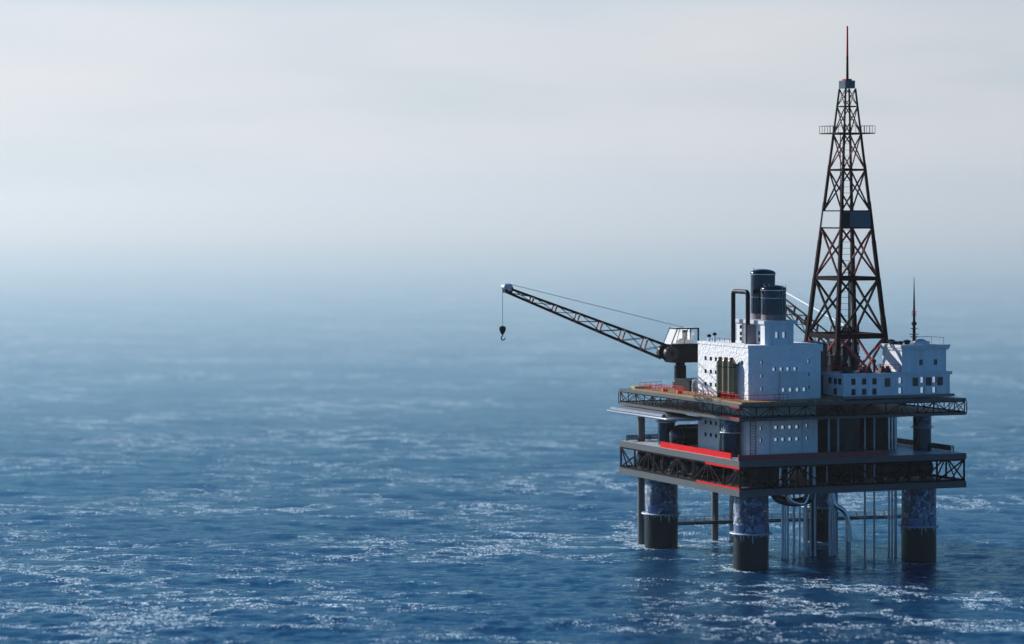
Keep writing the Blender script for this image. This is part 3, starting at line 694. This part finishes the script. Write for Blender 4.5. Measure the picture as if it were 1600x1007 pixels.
rail([(7.0, 25.5), (8.6, 25.5), (8.6, 21.)], 44.12, .7, BLACK, 'low black railing on the plant building roof', 2, mids=0, grp='black railings')

# ------------------------------------------------------------------ small roof machines
def generator(v, u, z, L_, label, top=True):
    t = thing('roof_generator', label, 'generator', (v, u, z), 'dark machines on the quarters roof')
    MB().box(v-L_/2, v+L_/2, u-.8, u+.8, z, z+.16).build('base_frame', BLACK, t)
    MB().frustum(z+.16, (v-L_*.42, v+L_*.42, u-.6, u+.6), z+.85, (v-L_*.36, v+L_*.36, u-.5, u+.5)).build('housing', DGREY, t)
    for s in (-1, 1): MB().lathe([(.27, v+s*L_*.2-.35), (.27, v+s*L_*.2+.35)], (u-.2, z+1.05), 14, 'x').build('drum', RED if (s > 0 and top) else DGREY, t, True)
    MB().tube([(v-L_*.3, u+.3, z+.8), (v-L_*.3, u+.3, z+1.7)], .12, 8).build('exhaust', BLACK, t, True)
generator(26.9, 5.2, RZ, 2.6, 'dark roof machine nearest the left end of the quarters roof', False)
generator(30.8, 4.6, RZ, 2.8, 'dark roof machine under the derrick near the middle of the quarters roof', False)
generator(35.0, 4.3, RZ, 2.9, 'dark roof machine with a red drum left of the upper quarters')
def vent(v, u, z, h, r, m_, label, cap=True):
    t = thing('roof_vent', label, 'vent', (v, u, z), 'vents on the roofs')
    MB().lathe([(r, z), (r, z+h)], (v, u), 16).build('pipe', m_, t, True)
    MB().lathe([(r*1.2, z+h), (r*1.6, z+h+.1), (r*1.6, z+h+.4), (r*.4, z+h+.6)], (v, u), 16).build('cowl', BLACK if cap else m_, t, True)
vent(6.6, 26.3, 44.12, .9, .28, TRIM, 'short white vent with black cowl at the back of the plant building roof')
vent(7.0, 24.6, 44.12, 1.3, .26, TRIM, 'taller white vent with black cowl on the plant building roof')
vent(33.9, 6.5, RZ, 2.0, .26, BLACK, 'black chimney beside the sunlit side of the upper quarters')
vent(39.6, 9.6, QZ, .35, .5, DGREY, 'squat grey vent at the left end of the upper quarters roof')
vent(41.3, 6.2, QZ, .35, .5, BLACK, 'black vent left of the round hatch on the upper quarters roof', True)
vent(39.2, 5.2, QZ, .2, .35, DGREY, 'smallest grey vent on the sunlit edge of the upper quarters roof')
t = thing('roof_skylight', 'dark slatted skylight on the sunlit edge of the upper quarters roof', 'skylight', (39.3, 7.6, QZ))
MB().box(38.7, 40.1, 7.0, 8.6, QZ, QZ+.3).build('curb', DGREY, t)
m = MB()
for i in range(5): m.box(38.75+i*.28, 38.87+i*.28, 7.0, 8.6, QZ+.3, QZ+.6)
m.build('slats', BLACK, t)
m = MB().lathe([(.8, 33.6), (.95, 34.5), (.8, 35.6), (.5, 36.1), (.02, 36.3)], (6.0, 31.2), 20)
solo(m, 'pressure_vessel', PONT, 'small glossy white vessel at the back corner of the plant building', 'tank', None, True)
t = thing('deck_locker', 'black deck locker between the left crane pedestal and the plant building', 'locker', (9.2, 41, DZ))
MB().box(7.4, 12., 37, 44., DZ, DZ+2.2).build('body', BLACK, t); MB().box(7.3, 12.1, 36.9, 44.1, DZ+2.203, DZ+2.35).build('lid', DGREY, t)
for i, (v, u) in enumerate(((1.9, 37.5), (1.7, 30.2))):
    t = thing('cable_reel', 'orange reel on the yellow planks, '+['farther one','one nearer the white wall'][i], 'cable reel', (v, u, DZ), 'orange reels on the planks')
    MB().lathe([(.30, v-.5), (.30, v+.5)], (u, DZ+.4), 14, 'x').build('drum', ORANGE, t, True)
    for s in (-1, 1): MB().lathe([(.42, v+s*.5-.05), (.42, v+s*.5+.05)], (u, DZ+.43), 16, 'x').build('flange', ORANGE, t, True)

# ------------------------------------------------------------------ derrick
D = thing('drilling_derrick', 'tall tapering red lattice drilling derrick, mostly toned black for shade, with a spire on top', 'derrick', (35.75, 21.4, DZ))
dc = (35.75, 21.4)
def hw(z): return 5.55-(z-45.1)*.0863, 6.4-(z-45.1)*.0997
def dcor(z): a, b = hw(z); cx = dc[0]+(z-45)*.006; return [(cx-a, dc[1]-b, z), (cx+a, dc[1]-b, z), (cx+a, dc[1]+b, z), (cx-a, dc[1]+b, z)]
lev = [DZ, 45.1, 56.9, 67.3, 70.8, 79.3, 86.7, 92.4, 96.1]
for k in range(4):
    m = MB(); c0, c1 = dcor(lev[0])[k], dcor(lev[-1])[k]
    p, q = Vector(c0), Vector(c1); d = q-p
    for i in range(8):
        a, b = p+d*i/8, p+d*(i+1)/8; w_ = .98-.72*(i+.5)/8; m.beam(a, b, w_)
    m.build('leg', RED_SHADED, D)
for i, z in enumerate(lev[1:-1]):
    m = MB(); c = dcor(z); w_ = [.5, .42, .3, .3, .34, .22, .2][i]; h_ = [1.0, .8, .3, .3, .42, .25, .24][i]
    for k in range(4): m.beam(c[k], c[(k+1)%4], w_*.6, h_)
    m.build('girt', RED_SHADED, D)
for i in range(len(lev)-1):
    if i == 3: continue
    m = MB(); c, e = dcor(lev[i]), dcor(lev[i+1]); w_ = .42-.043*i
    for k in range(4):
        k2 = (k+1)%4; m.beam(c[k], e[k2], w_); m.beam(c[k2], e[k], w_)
    m.build('cross_brace', RED if i == 0 else (RED_HALF if i in (2, 5) else RED_SHADED), D)
# platform ring inside the base level
m = MB(); c = dcor(45.1); m.box(c[0][0]+.3, c[1][0]-.3, c[0][1]+.3, c[0][1]+3.2, 45.0, 45.15); m.box(c[0][0]+.3, c[1][0]-.3, c[2][1]-3.2, c[2][1]-.3, 45.0, 45.15); m.build('walk_plate', BLACK, D)
# clad storey
a0, b0 = hw(67.4); a1, b1 = hw(70.7); o_ = .22
def sheet(name, mt, c0, c1, z0, z1, th_):
    pass
z0, z1 = 67.45, 70.7
cx = dc[0]+.14
MB().add([(cx-a0-o_,dc[1]-b0,z0),(cx-a0-o_,dc[1]+b0+.2,z0),(cx-a1-o_,dc[1]+b1+.2,z1),(cx-a1-o_,dc[1]-b1,z1),(cx-a0-.12,dc[1]-b0,z0),(cx-a0-.12,dc[1]+b0+.2,z0),(cx-a1-.12,dc[1]+b1+.2,z1),(cx-a1-.12,dc[1]-b1,z1)],
   [(0,1,2,3),(4,7,6,5),(0,4,5,1),(1,5,6,2),(2,6,7,3),(3,7,4,0)]).build('cladding', GALV, D)
MB().add([(cx-a0-.12,dc[1]-b0-o_,z0),(cx+a0+.2,dc[1]-b0-o_,z0),(cx+a1+.2,dc[1]-b1-o_,z1),(cx-a1-.12,dc[1]-b1-o_,z1),(cx-a0-.12,dc[1]-b0-.06,z0),(cx+a0+.2,dc[1]-b0-.06,z0),(cx+a1+.2,dc[1]-b1-.06,z1),(cx-a1-.12,dc[1]-b1-.06,z1)],
   [(0,1,2,3),(4,7,6,5),(0,4,5,1),(1,5,6,2),(2,6,7,3),(3,7,4,0)]).build('cladding', NAVY, D)
MB().box(cx-a0-.1, cx-a0+1.9, dc[1]-b0-o_-.06, dc[1]-b0-o_-.02, z0+.05, z1-.1).build('black_panel', BLACK, D)  # black sheet over the left part of the face
# monkey board platform
bz = 86.72; bv, bu = 4.3, 4.0
m = MB(); cx = dc[0]+.25; a, b = hw(bz)
m.box(cx-bv, cx-a-.1, dc[1]-bu, dc[1]+bu, bz, bz+.22); m.box(cx+a+.1, cx+bv, dc[1]-bu, dc[1]+bu, bz, bz+.22); m.box(cx-a-.1, cx+a+.1, dc[1]-bu, dc[1]-b-.1, bz, bz+.22); m.box(cx-a-.1, cx+a+.1, dc[1]+b+.1, dc[1]+bu, bz, bz+.22)
wp = m.build('monkey_board', BLACK, D)
m = MB(); pts = [(cx-bv, dc[1]-bu), (cx+bv, dc[1]-bu), (cx+bv, dc[1]+bu), (cx-bv, dc[1]+bu)]
for k in range(4):
    p, q = pts[k], pts[(k+1)%4]; m.beam((*p, bz+1.65), (*q, bz+1.65), .07)
    for i in range(7):
        x = (p[0]+(q[0]-p[0])*i/7, p[1]+(q[1]-p[1])*i/7)
        if k in (1, 3) or i in (0, 1, 5, 6): m.beam((*x, bz+.2), (*x, bz+1.65), .075)
m.build('guard_rail', BLACK, wp)
# ladder inside
m = MB()
for v in (-1.35, 1.05): m.beam((dc[0]+v, dc[1], DZ), (dc[0]+v, dc[1], 86.7), .13)
z = DZ+.6
while z < 86.5: m.beam((dc[0]-1.3, dc[1], z), (dc[0]+1.0, dc[1], z), .075); z += 1.27
m.build('ladder', BLACK, D)
# crown block and spire
tz = 96.1; cx = dc[0]+.3
MB().box(cx-1.25, cx+1.05, dc[1]-1.35, dc[1]+1.35, tz+.05, tz+1.65).build('crown_block', NAVY, D)
MB().box(cx-.75, cx+.6, dc[1]-.8, dc[1]+.8, tz+1.652, tz+2.0).build('crown_plate', REDB, D)
sp_ = MB().lathe([(.27, tz+2.0), (.22, tz+6.8)], (cx, dc[1]), 10).build('spire', RED_SHADED, D, True); MB().lathe([(.22, tz+6.8), (.16, tz+12.9), (.02, tz+13.0)], (cx, dc[1]), 10).build('spire_tip', REDB, sp_, True)
# travelling block and drill pipe down the middle
MB().tube([(dc[0]+.9, dc[1]+.4, DZ), (dc[0]+.9, dc[1]+.4, 60)], .2, 8).build('drill_pipe', BLACK, D, True)
t = thing('winch_house', 'dark winch house on the deck inside the derrick base', 'machine house', (34.5, 21., DZ))
MB().box(30.2, 32.8, 18, 24, DZ, 40.9).build('body', DARKT, t)
MB().box(30., 33.0, 17.8, 24.2, 40.902, 41.15).build('roof', DGREY, t)
t = thing('mud_tank', 'dark upright drum inside the derrick base right of the winch house', 'tank', (36.8, 20., DZ))
MB().lathe([(1.2, DZ), (1.2, 40.6)], (36.9, 20.), 24).build('shell', DARKT, t, True); MB().lathe([(1.3, 40.6), (1.3, 40.8), (.3, 41.1)], (36.9, 20.), 24).build('lid', DGREY, t, True)

# ------------------------------------------------------------------ cranes (local frame: boom along -x, origin at the pedestal foot)
def crane(v, u, ang, label):
    t = bpy.data.objects.new('pedestal_crane', None); col.objects.link(t); t['_b'] = (0., 0., 0.)
    t.matrix_world = RIG @ Matrix.Translation((v, u, DZ)) @ Matrix.Rotation(ang, 4, 'Z')
    tag(t, label, 'crane', 'pedestal cranes on the upper deck'); THINGS.append(t)
    z0 = 0.0; zo = -DZ
    MB().lathe([(1.65, 0), (1.65, 1.3), (1.5, 1.6), (1.45, 1.65)], (0,0), 28).build('base_flange', BLACK, t, True)
    MB().lathe([(1.28, 1.65), (1.28, 4.7), (1.0, 4.75), (1.0, 5.45)], (0,0), 28).build('pedestal', BLACK, t, True)
    hz = 38.68+zo; ht = 42.6+zo
    # machine house with its chamfered foot
    hs = MB().add([(-2.6,-2,hz),(3.45,-2,hz),(3.45,-2,ht),(-2.9,-2,ht),(-3.1,-2,hz+.7),(-2.6,2,hz),(3.45,2,hz),(3.45,2,ht),(-2.9,2,ht),(-3.1,2,hz+.7)],
                  [(0,1,2,3,4),(5,9,8,7,6),(0,5,6,1),(1,6,7,2),(2,7,8,3),(3,8,9,4),(4,9,5,0)]).build('machine_house', BLACK, t)
    dr = MB().lathe([(1.45, -2.35), (1.5, -2.3), (1.5, -1.2), (1.45, -1.15)], (-3.0, 40.7+zo), 30, 'y').build('winch_drum', DGREY, t, True)
    MB().lathe([(.5, -2.5), (.5, -2.36)], (-3.0, 40.7+zo), 18, 'y').build('hub', BLACK, dr, True)
    dr2 = MB().lathe([(1.45, .9), (1.5, .95), (1.5, 2.2), (1.45, 2.25)], (-3.1, 40.9+zo), 30, 'y').build('winch_drum', DGREY, t, True)
    # cab frame: slanted front, roof, rear post
    ct = 46.0+zo; a = MB(); w_ = .22
    F0, F1, Rr = (-3.0, ht), (-1.6, ct-.1), (3.33, ct-.1)
    for y in (-1.9, 1.9):
        a.beam((F0[0],y,F0[1]),(F1[0],y,F1[1]),w_); a.beam((F1[0],y,F1[1]),(Rr[0],y,Rr[1]),.28); a.beam((Rr[0],y,ct),(Rr[0],y,ht),.3); a.beam((-.1,y,ht),(.9,y,ct-.1),.12)
    a.beam((F1[0],-1.9,F1[1]),(F1[0],1.9,F1[1]),w_); a.beam((Rr[0],-1.9,ct-.1),(Rr[0],1.9,ct-.1),w_)
    cab = a.build('cab_frame', BLACK, t)
    MB().box(-1.5, 3.3, -1.8, 1.8, ct-.05, ct+.06).build('cab_roof', TRIM, cab)
    MB().add([(-2.9,1.86,ht),(3.2,1.86,ht),(3.2,1.86,ct-.2),(-1.6,1.86,ct-.2),(-2.9,1.92,ht),(3.2,1.92,ht),(3.2,1.92,ct-.2),(-1.6,1.92,ct-.2)],
             [(0,1,2,3),(4,7,6,5),(0,4,5,1),(1,5,6,2),(2,6,7,3),(3,7,4,0)]).build('frosted_window', FROST, cab)
    MB().add([(-3.02,-1.8,ht),(-3.02,1.8,ht),(-1.62,1.8,ct-.2),(-1.62,-1.8,ct-.2),(-2.97,-1.8,ht),(-2.97,1.8,ht),(-1.57,1.8,ct-.2),(-1.57,-1.8,ct-.2)],
             [(0,1,2,3),(4,7,6,5),(0,4,5,1),(1,5,6,2),(2,6,7,3),(3,7,4,0)]).build('windscreen', FROST2, cab)
    MB().add([(-2.5,-1.93,ht+.1),(3.1,-1.93,ht+.1),(3.1,-1.93,ct-.3),(-1.5,-1.93,ct-.3),(-2.5,-1.91,ht+.1),(3.1,-1.91,ht+.1),(3.1,-1.91,ct-.3),(-1.5,-1.91,ct-.3)],
             [(0,1,2,3),(4,7,6,5),(0,4,5,1),(1,5,6,2),(2,6,7,3),(3,7,4,0)]).build('side_glass', GLASS, cab)
    MB().box(.7, 1.5, -.4, .5, ht+1.1, ht+2.9).box(.0, 1.5, -.4, .5, ht+.8, ht+1.1).build('seat', SEATM, cab)
    MB().box(-.2, 3.1, .4, 1.7, ht, ht+.8).build('control_desk', SHEAVE, cab)
    MB().lathe([(1.0, 3.45), (1.0, 4.6), (.8, 4.8)], (.6, 41.2+zo), 20, 'x').build('counterweight', TRIM, t, True)
    # boom
    bw = .9
    tx, tzz = -39.6, 54.75+zo
    top0, bot0 = Vector((-2.9, 0, 42.2+zo)), Vector((-4.0, 0, 39.4+zo)); top1, bot1 = Vector((tx+.3, 0, 54.75+zo)), Vector((tx-.1, 0, 53.9+zo))
    bm_ = MB(); n = 7
    def tp(f, y): p = top0.lerp(top1, f); return Vector((p.x, y*(bw+.35*(1-f)), p.z))
    def bt(f, y): p = bot0.lerp(bot1, f); return Vector((p.x, y*(bw+.35*(1-f)), p.z))
    for y in (-1, 1):
        wv = .27
        bm_.beam(tp(0,y), tp(1,y), wv); bm_.beam(bt(0,y), bt(1,y), wv)
    bo = bm_.build('boom', RED_SHADED, t)
    st = MB(); lt = MB()
    for i in range(n+1):
        f = i/n
        if i and i < n:
            for y in (-1, 1): MB().beam(tp(f,y), bt(f,y), .5-.12*f, .22).build('boom_post', RED_HALF, bo)
            st.beam(tp(f,-1), tp(f,1), .16); st.beam(bt(f,-1), bt(f,1), .16)
        if i < n:
            g = (i+1)/n
            for y in (-1, 1): lt.beam(bt(g,y), tp(f,y), .12)
            lt.beam(tp(g,-1), bt(f,-1), .14)
    st.build('boom_tie', RED_HALF, bo); lt.build('boom_lacing', RED_SHADED, bo)
    hd = MB().add([(tx-.9,-.8,tzz-.9),(tx+.6,-.8,tzz-1.0),(tx+.9,-.8,tzz+.1),(tx+.2,-.8,tzz+.9),(tx-.9,-.8,tzz-.2),(tx-.9,.8,tzz-.9),(tx+.6,.8,tzz-1.0),(tx+.9,.8,tzz+.1),(tx+.2,.8,tzz+.9),(tx-.9,.8,tzz-.2)],
                 [(0,1,2,3,4),(5,9,8,7,6),(0,5,6,1),(1,6,7,2),(2,7,8,3),(3,8,9,4),(4,9,5,0)]).build('boom_head', BLACK, bo)
    MB().lathe([(.74, -1.0), (.74, -.83)], (tx-.05, tzz+.25), 24, 'y').lathe([(.74, .83), (.74, 1.0)], (tx-.05, tzz+.25), 24, 'y').build('sheave', SHEAVE, bo, True)
    MB().lathe([(.5, -.82), (.5, .82)], (tx-.75, tzz+.35), 16, 'y').build('tip_roller', TRIM, bo, True)
    # pendant and hoist
    MB().tube([(tx-.05, -.09, tzz+1.0), (.4, -.09, ct+.15)], .055, 6).tube([(tx-.05, .09, tzz+1.0), (.4, .09, ct+.15)], .055, 6).build('pendant_cable', CABLE if ang == 0 else CABLEW, t)
    MB().lathe([(.16, ct+.06), (.16, ct+.3)], (.4, 0), 10).build('cable_anchor', CHROME, t)
    hx = tx-1.25; hk = MB().tube([(hx, 0, tzz+.2), (hx, 0, 47.0+zo)], .055, 6).build('hoist_cable', CABLE, t)
    zt_ = 47.0+zo
    blk = MB().lathe([(.2, zt_+.0), (.62, zt_-.15), (.72, zt_-.55), (.62, zt_-1.0), (.36, zt_-1.55), (.2, zt_-1.75)], (hx, 0), 16).build('hook_block', BLACK, t, True)
    pts = [(hx+.05, 0, zt_-1.7), (hx+.05, 0, zt_-2.0)] + [(hx+.12+.42*math.sin(a), 0, zt_-2.5+.42*math.cos(a)) for a in [R(x) for x in (-20, -60, -100, -140, -180, -220, -260, -290)]]
    MB().tube(pts, [.14]*6+[.13]*3+[.05], 8).build('hook', DGREY, blk, True)
    return t
crane(11.2, 49.2, 0., 'left pedestal crane with its lattice boom reaching far out over the open sea')
crane(48.3, 45.2, R(-90), 'right pedestal crane behind the derrick with its boom pointing away')

# ------------------------------------------------------------------ pontoon frame under the left edge
t = thing('lifeboat_raft', 'pale tubular raft with seven cushions hung under the left edge of the upper deck', 'raft', (-1, 40, 28.2))
pr = []
v0, v1, u0, u1, rc, zz = -3.2, 4.5, 23.5, 57.0, 3.0, 28.45
for (cx, cy, a0) in ((v1-rc, u1-rc, 0), (v0+rc, u1-rc, 90), (v0+rc, u0+rc, 180), (v1-rc, u0+rc, 270)):
    for k in range(7): a = R(a0+k*15); pr.append((cx+rc*math.cos(a), cy+rc*math.sin(a), zz))
pr.append(pr[0])
MB().tube(pr, .27, 12, cap=False).build('tube_frame', PONT, t, True)
MB().box(v0+.9, v1-.4, u0+1.2, u1-1.0, zz-.25, zz+.25).build('raft_floor', HULL, t)
for i in range(7):
    a, b = 29.5+i*3.65, 29.5+(i+1)*3.65-.12
    m = MB(); n = 6
    pf = [(-2.1+.5*math.cos(R(180-k*30)), zz+.26+.55*math.sin(R(180-k*30))*1.0) for k in range(n)] + [(-1.6, zz+.26)]
    m.add([(x, a, z) for x, z in pf]+[(x, b, z) for x, z in pf], [tuple(range(len(pf)))[::-1], tuple(range(len(pf), 2*len(pf)))] + [(k, (k+1)%len(pf), len(pf)+(k+1)%len(pf), len(pf)+k) for k in range(len(pf))])
    m.build('cushion', PONT, t)
MB().frustum(zz+.26, (-1.4, 3.8, 30, 55), zz+1.0, (-.6, 3.4, 33, 54)).build('canopy', HULL, t)

# ------------------------------------------------------------------ slatted fences on the lower deck edges
def slat(p, q, label):
    t = thing('slatted_fence', label, 'fence', (*p, Z_['lt1']), 'slatted fences on the lower deck')
    m = MB(); d = Vector((q[0]-p[0], q[1]-p[1], 0)); L_ = d.length; d.normalize(); nrm = Vector((-d.y, d.x, 0))
    for k in range(4):
        for o in (0, .8):
            a = Vector((*p, Z_['lt1']+.35+k*.27))+nrm*o; m.beam(a, a+d*L_, .12, .15)
    m.build('slats', BLACK, t); m = MB(); n = int(L_/2.4)
    for i in range(n+1):
        for o in (0, .8):
            a = Vector((*p, Z_['lt1']))+nrm*o+d*(L_*i/n); m.beam(a, a+Vector((0,0,1.25)), .13)
    m.build('posts', BLACK, t)
slat((1.2, 53.9), (30, 53.9), 'dark slatted fence along the far left edge of the lower deck')
slat((50.6, 3.5), (50.6, 50.), 'dark slatted fence along the right edge of the lower deck')

# ------------------------------------------------------------------ risers and pipes under the platform
def pipe(v, u, r, z1, m_, label, grp, z0=-12, cols=()):
    mb = MB().tube([(v, u, z0), (v, u, z1)], r, 10); solo(mb, 'riser_pipe', m_, label, 'pipe', grp, True, base=(v, u, 0))
g = 'thin pipes standing in the sea under the platform'
for i, (v, u) in enumerate(((30., 3.5), (31.8, 2.9))): pipe(v, u, .19, Z_['ub0'], PIPE, 'thin grey pipe under the right half of the platform, '+['left','right'][i]+' of the pair', g)
for i, (v, u) in enumerate(((21.3, 2.6), (23.4, 2.6))):
    solo(MB().tube([(v, u, Z_['lt1']), (v, u, Z_['ub0'])], .22, 10), 'deck_pipe', PIPE, 'grey pipe between the decks just right of the white lower building, '+['left','right'][i]+' one', 'pipe', 'grey pipes between the decks', True)
for i, (v, u) in enumerate(((39.8, 10.9), (40.7, 11.2), (41.5, 11.4), (42.1, 11.9))): pipe(v, u, (.24,.22,.2,.2)[i], Z_['ub0'], CHROME, 'bright steel pipe left of the right leg, '+['first','second','third','fourth'][i]+' from the left', g)
random.seed(3)
names = ['first','second','third','fourth','fifth','sixth','seventh','eighth','ninth','tenth','eleventh','twelfth']
pxs = [(18.6, 17.), (19.5, 17.6), (20.3, 18.), (21.2, 17.), (23.6, 19.), (24.6, 18.), (25.4, 20.), (26.1, 19.), (26.9, 18.5), (29.9, 17.6), (30.8, 18.), (31.7, 18.6)]
for i, (v, u) in enumerate(pxs): pipe(v, u, (.28, .2, .24)[i%3], Z_['lb0'], BPIPE, 'blue grey pipe in the cluster behind the near leg, '+names[i]+' from the left', g)
pipe(24.3, 51.5, .3, Z_['lb0'], CHROME, 'bright pipe left of the near leg beside the brown one', g)
pipe(25.3, 51.9, .55, Z_['lb0'], mat('brown rusty casing', (.10, .075, .07), .6, var=.5, vscale=1.5, streak=True), 'brown rusty casing pipe just left of the near leg', g)
pipe(30.9, 26.5, .75, Z_['lb0'], BLACK, 'thick black casing pipe left of the back leg', g)
pipe(36.2, 27., .62, Z_['lb0'], BLACK, 'thick black casing pipe under the middle of the platform', g)
# large bent outfall pipes
def bent(pts, r, m_, label):
    # round the corners with a quadratic blend
    P_ = [Vector(p) for p in pts]; o = [P_[0]]
    for a, b, c in zip(P_[:-2], P_[1:-1], P_[2:]):
        d = min((b-a).length, (c-b).length)*.45; s = b+(a-b).normalized()*d; e = b+(c-b).normalized()*d
        for k in range(9): tt = k/8; o.append(s*(1-tt)**2+b*2*tt*(1-tt)+e*tt*tt)
    o.append(P_[-1]); 
    return solo(MB().tube(o, r, 18), 'outfall_pipe', m_, label, 'pipe', 'large outfall pipes', True)
bent([(21.6, 1.9, 15.2), (22.0, 1.9, 12.3), (24.4, 1.6, 11.2), (25.3, 1.6, 8.2), (25.35, 1.6, 5.)], .52, CHROME, 'bright S shaped pipe bending down from under the shaded deck edge')
pipe(24.75, 1.9, .17, 9.2, CHROME, 'thin bright pipe beside the foot of the S shaped pipe', g)
pipe(25.5, 2.4, .62, 8.6, PIPE, 'thick steel pipe rising from the sea below the S shaped pipe', g)
bent([(10.8, 6.5, 15.3), (11.4, 6.0, 13.6), (14.6, 4.8, 12.7), (18.2, 4.6, 13.4), (18.4, 4.6, 15.3)], .85, TANK, 'thick glossy black pipe bend hanging under the deck right of the near leg')
bent([(12.4, 3.4, 14.6), (13.2, 3.4, 13.2), (16.2, 3.4, 12.4), (17.3, 3.8, 14.9)], .5, CHROME, 'bright pipe elbow hanging in front of the thick black pipe bend')

# inner risers seen through the lower truss
random.seed(8)
for i, v in enumerate((10.8, 12.6, 14.6, 16.9, 18.3, 21.2)):
    solo(MB().tube([(v, 3.2, Z_['lb1']), (v, 3.2, Z_['lt0'])], (.22,.14,.16,.2,.34,.14)[i], 12), 'valve_pipe', CHROME if i != 4 else BPIPE, 'short bright pipe inside the lower truss, '+names[i]+' from the near corner', 'pipe', 'short pipes inside the lower truss', True)

# ------------------------------------------------------------------ walkway between the legs
t = thing('sea_walkway', 'narrow dark walkway with low railings running behind the legs above the water', 'walkway', (35, 45, 4.5))
p, q = Vector((8.6, 46.6, 5.0)), Vector((63., 41.5, 4.9)); m = MB(); m.beam(p, q, 1.3, .22); m.beam(p+Vector((0,-.6,-.35)), q+Vector((0,-.6,-.35)), .12, .4); m.build('walk_deck', DGREY, t)
m = MB(); d = (q-p)
for o in (-.6, .6):
    m.beam(p+Vector((0,o,1.05)), q+Vector((0,o,1.05)), .06); m.beam(p+Vector((0,o,.6)), q+Vector((0,o,.6)), .045)
    for i in range(26): a = p+d*i/25+Vector((.5*(o>0),o,0)); m.beam(a, a+Vector((0,0,1.2)), .11)
m.build('railing', LOUV, t)
t2 = solo(MB().lathe([(.9, -12), (.9, 4.4), (1.3, 4.5), (1.3, 4.78)], (63.6, 41.4), 20), 'mooring_post', COLUMN, 'grey mooring post at the far end of the walkway behind the right leg', 'post', None, True)

# ------------------------------------------------------------------ haze
hb = MB().box(-95000, 95000, -95000, 95000, -14, 114)
me = bpy.data.meshes.new('haze'); me.from_pydata(hb.v, [], hb.f); hz = bpy.data.objects.new('haze', me); col.objects.link(hz); hz['kind'] = 'stuff'
hm = bpy.data.materials.new('sea haze'); hm.use_nodes = True; t = hm.node_tree; t.nodes.clear()
o = t.nodes.new('ShaderNodeOutputMaterial'); pv = t.nodes.new('ShaderNodeVolumePrincipled'); pv.inputs['Color'].default_value = (.86, .93, 1, 1)
pv.inputs['Density'].default_value = .000025; pv.inputs['Anisotropy'].default_value = .35
t.links.new(pv.outputs[0], o.inputs['Volume']); me.materials.append(hm)

# the denser sea fog that begins well beyond the platform
fb = MB().box(-90000, 90000, 820, 90000, -5, 109)
me = bpy.data.meshes.new('fog_bank'); me.from_pydata(fb.v, [], fb.f); fz = bpy.data.objects.new('fog_bank', me); col.objects.link(fz); fz['kind'] = 'stuff'
fm_ = hm.copy(); fm_.name = 'sea fog'; me.materials.append(fm_)
for nd in fm_.node_tree.nodes:
    if nd.type == 'PRINCIPLED_VOLUME': nd.inputs['Density'].default_value = 0.00036; nd.inputs['Color'].default_value = (.92, .965, .965, 1)

for o in bpy.data.objects:
    if '_b' in o: del o['_b']
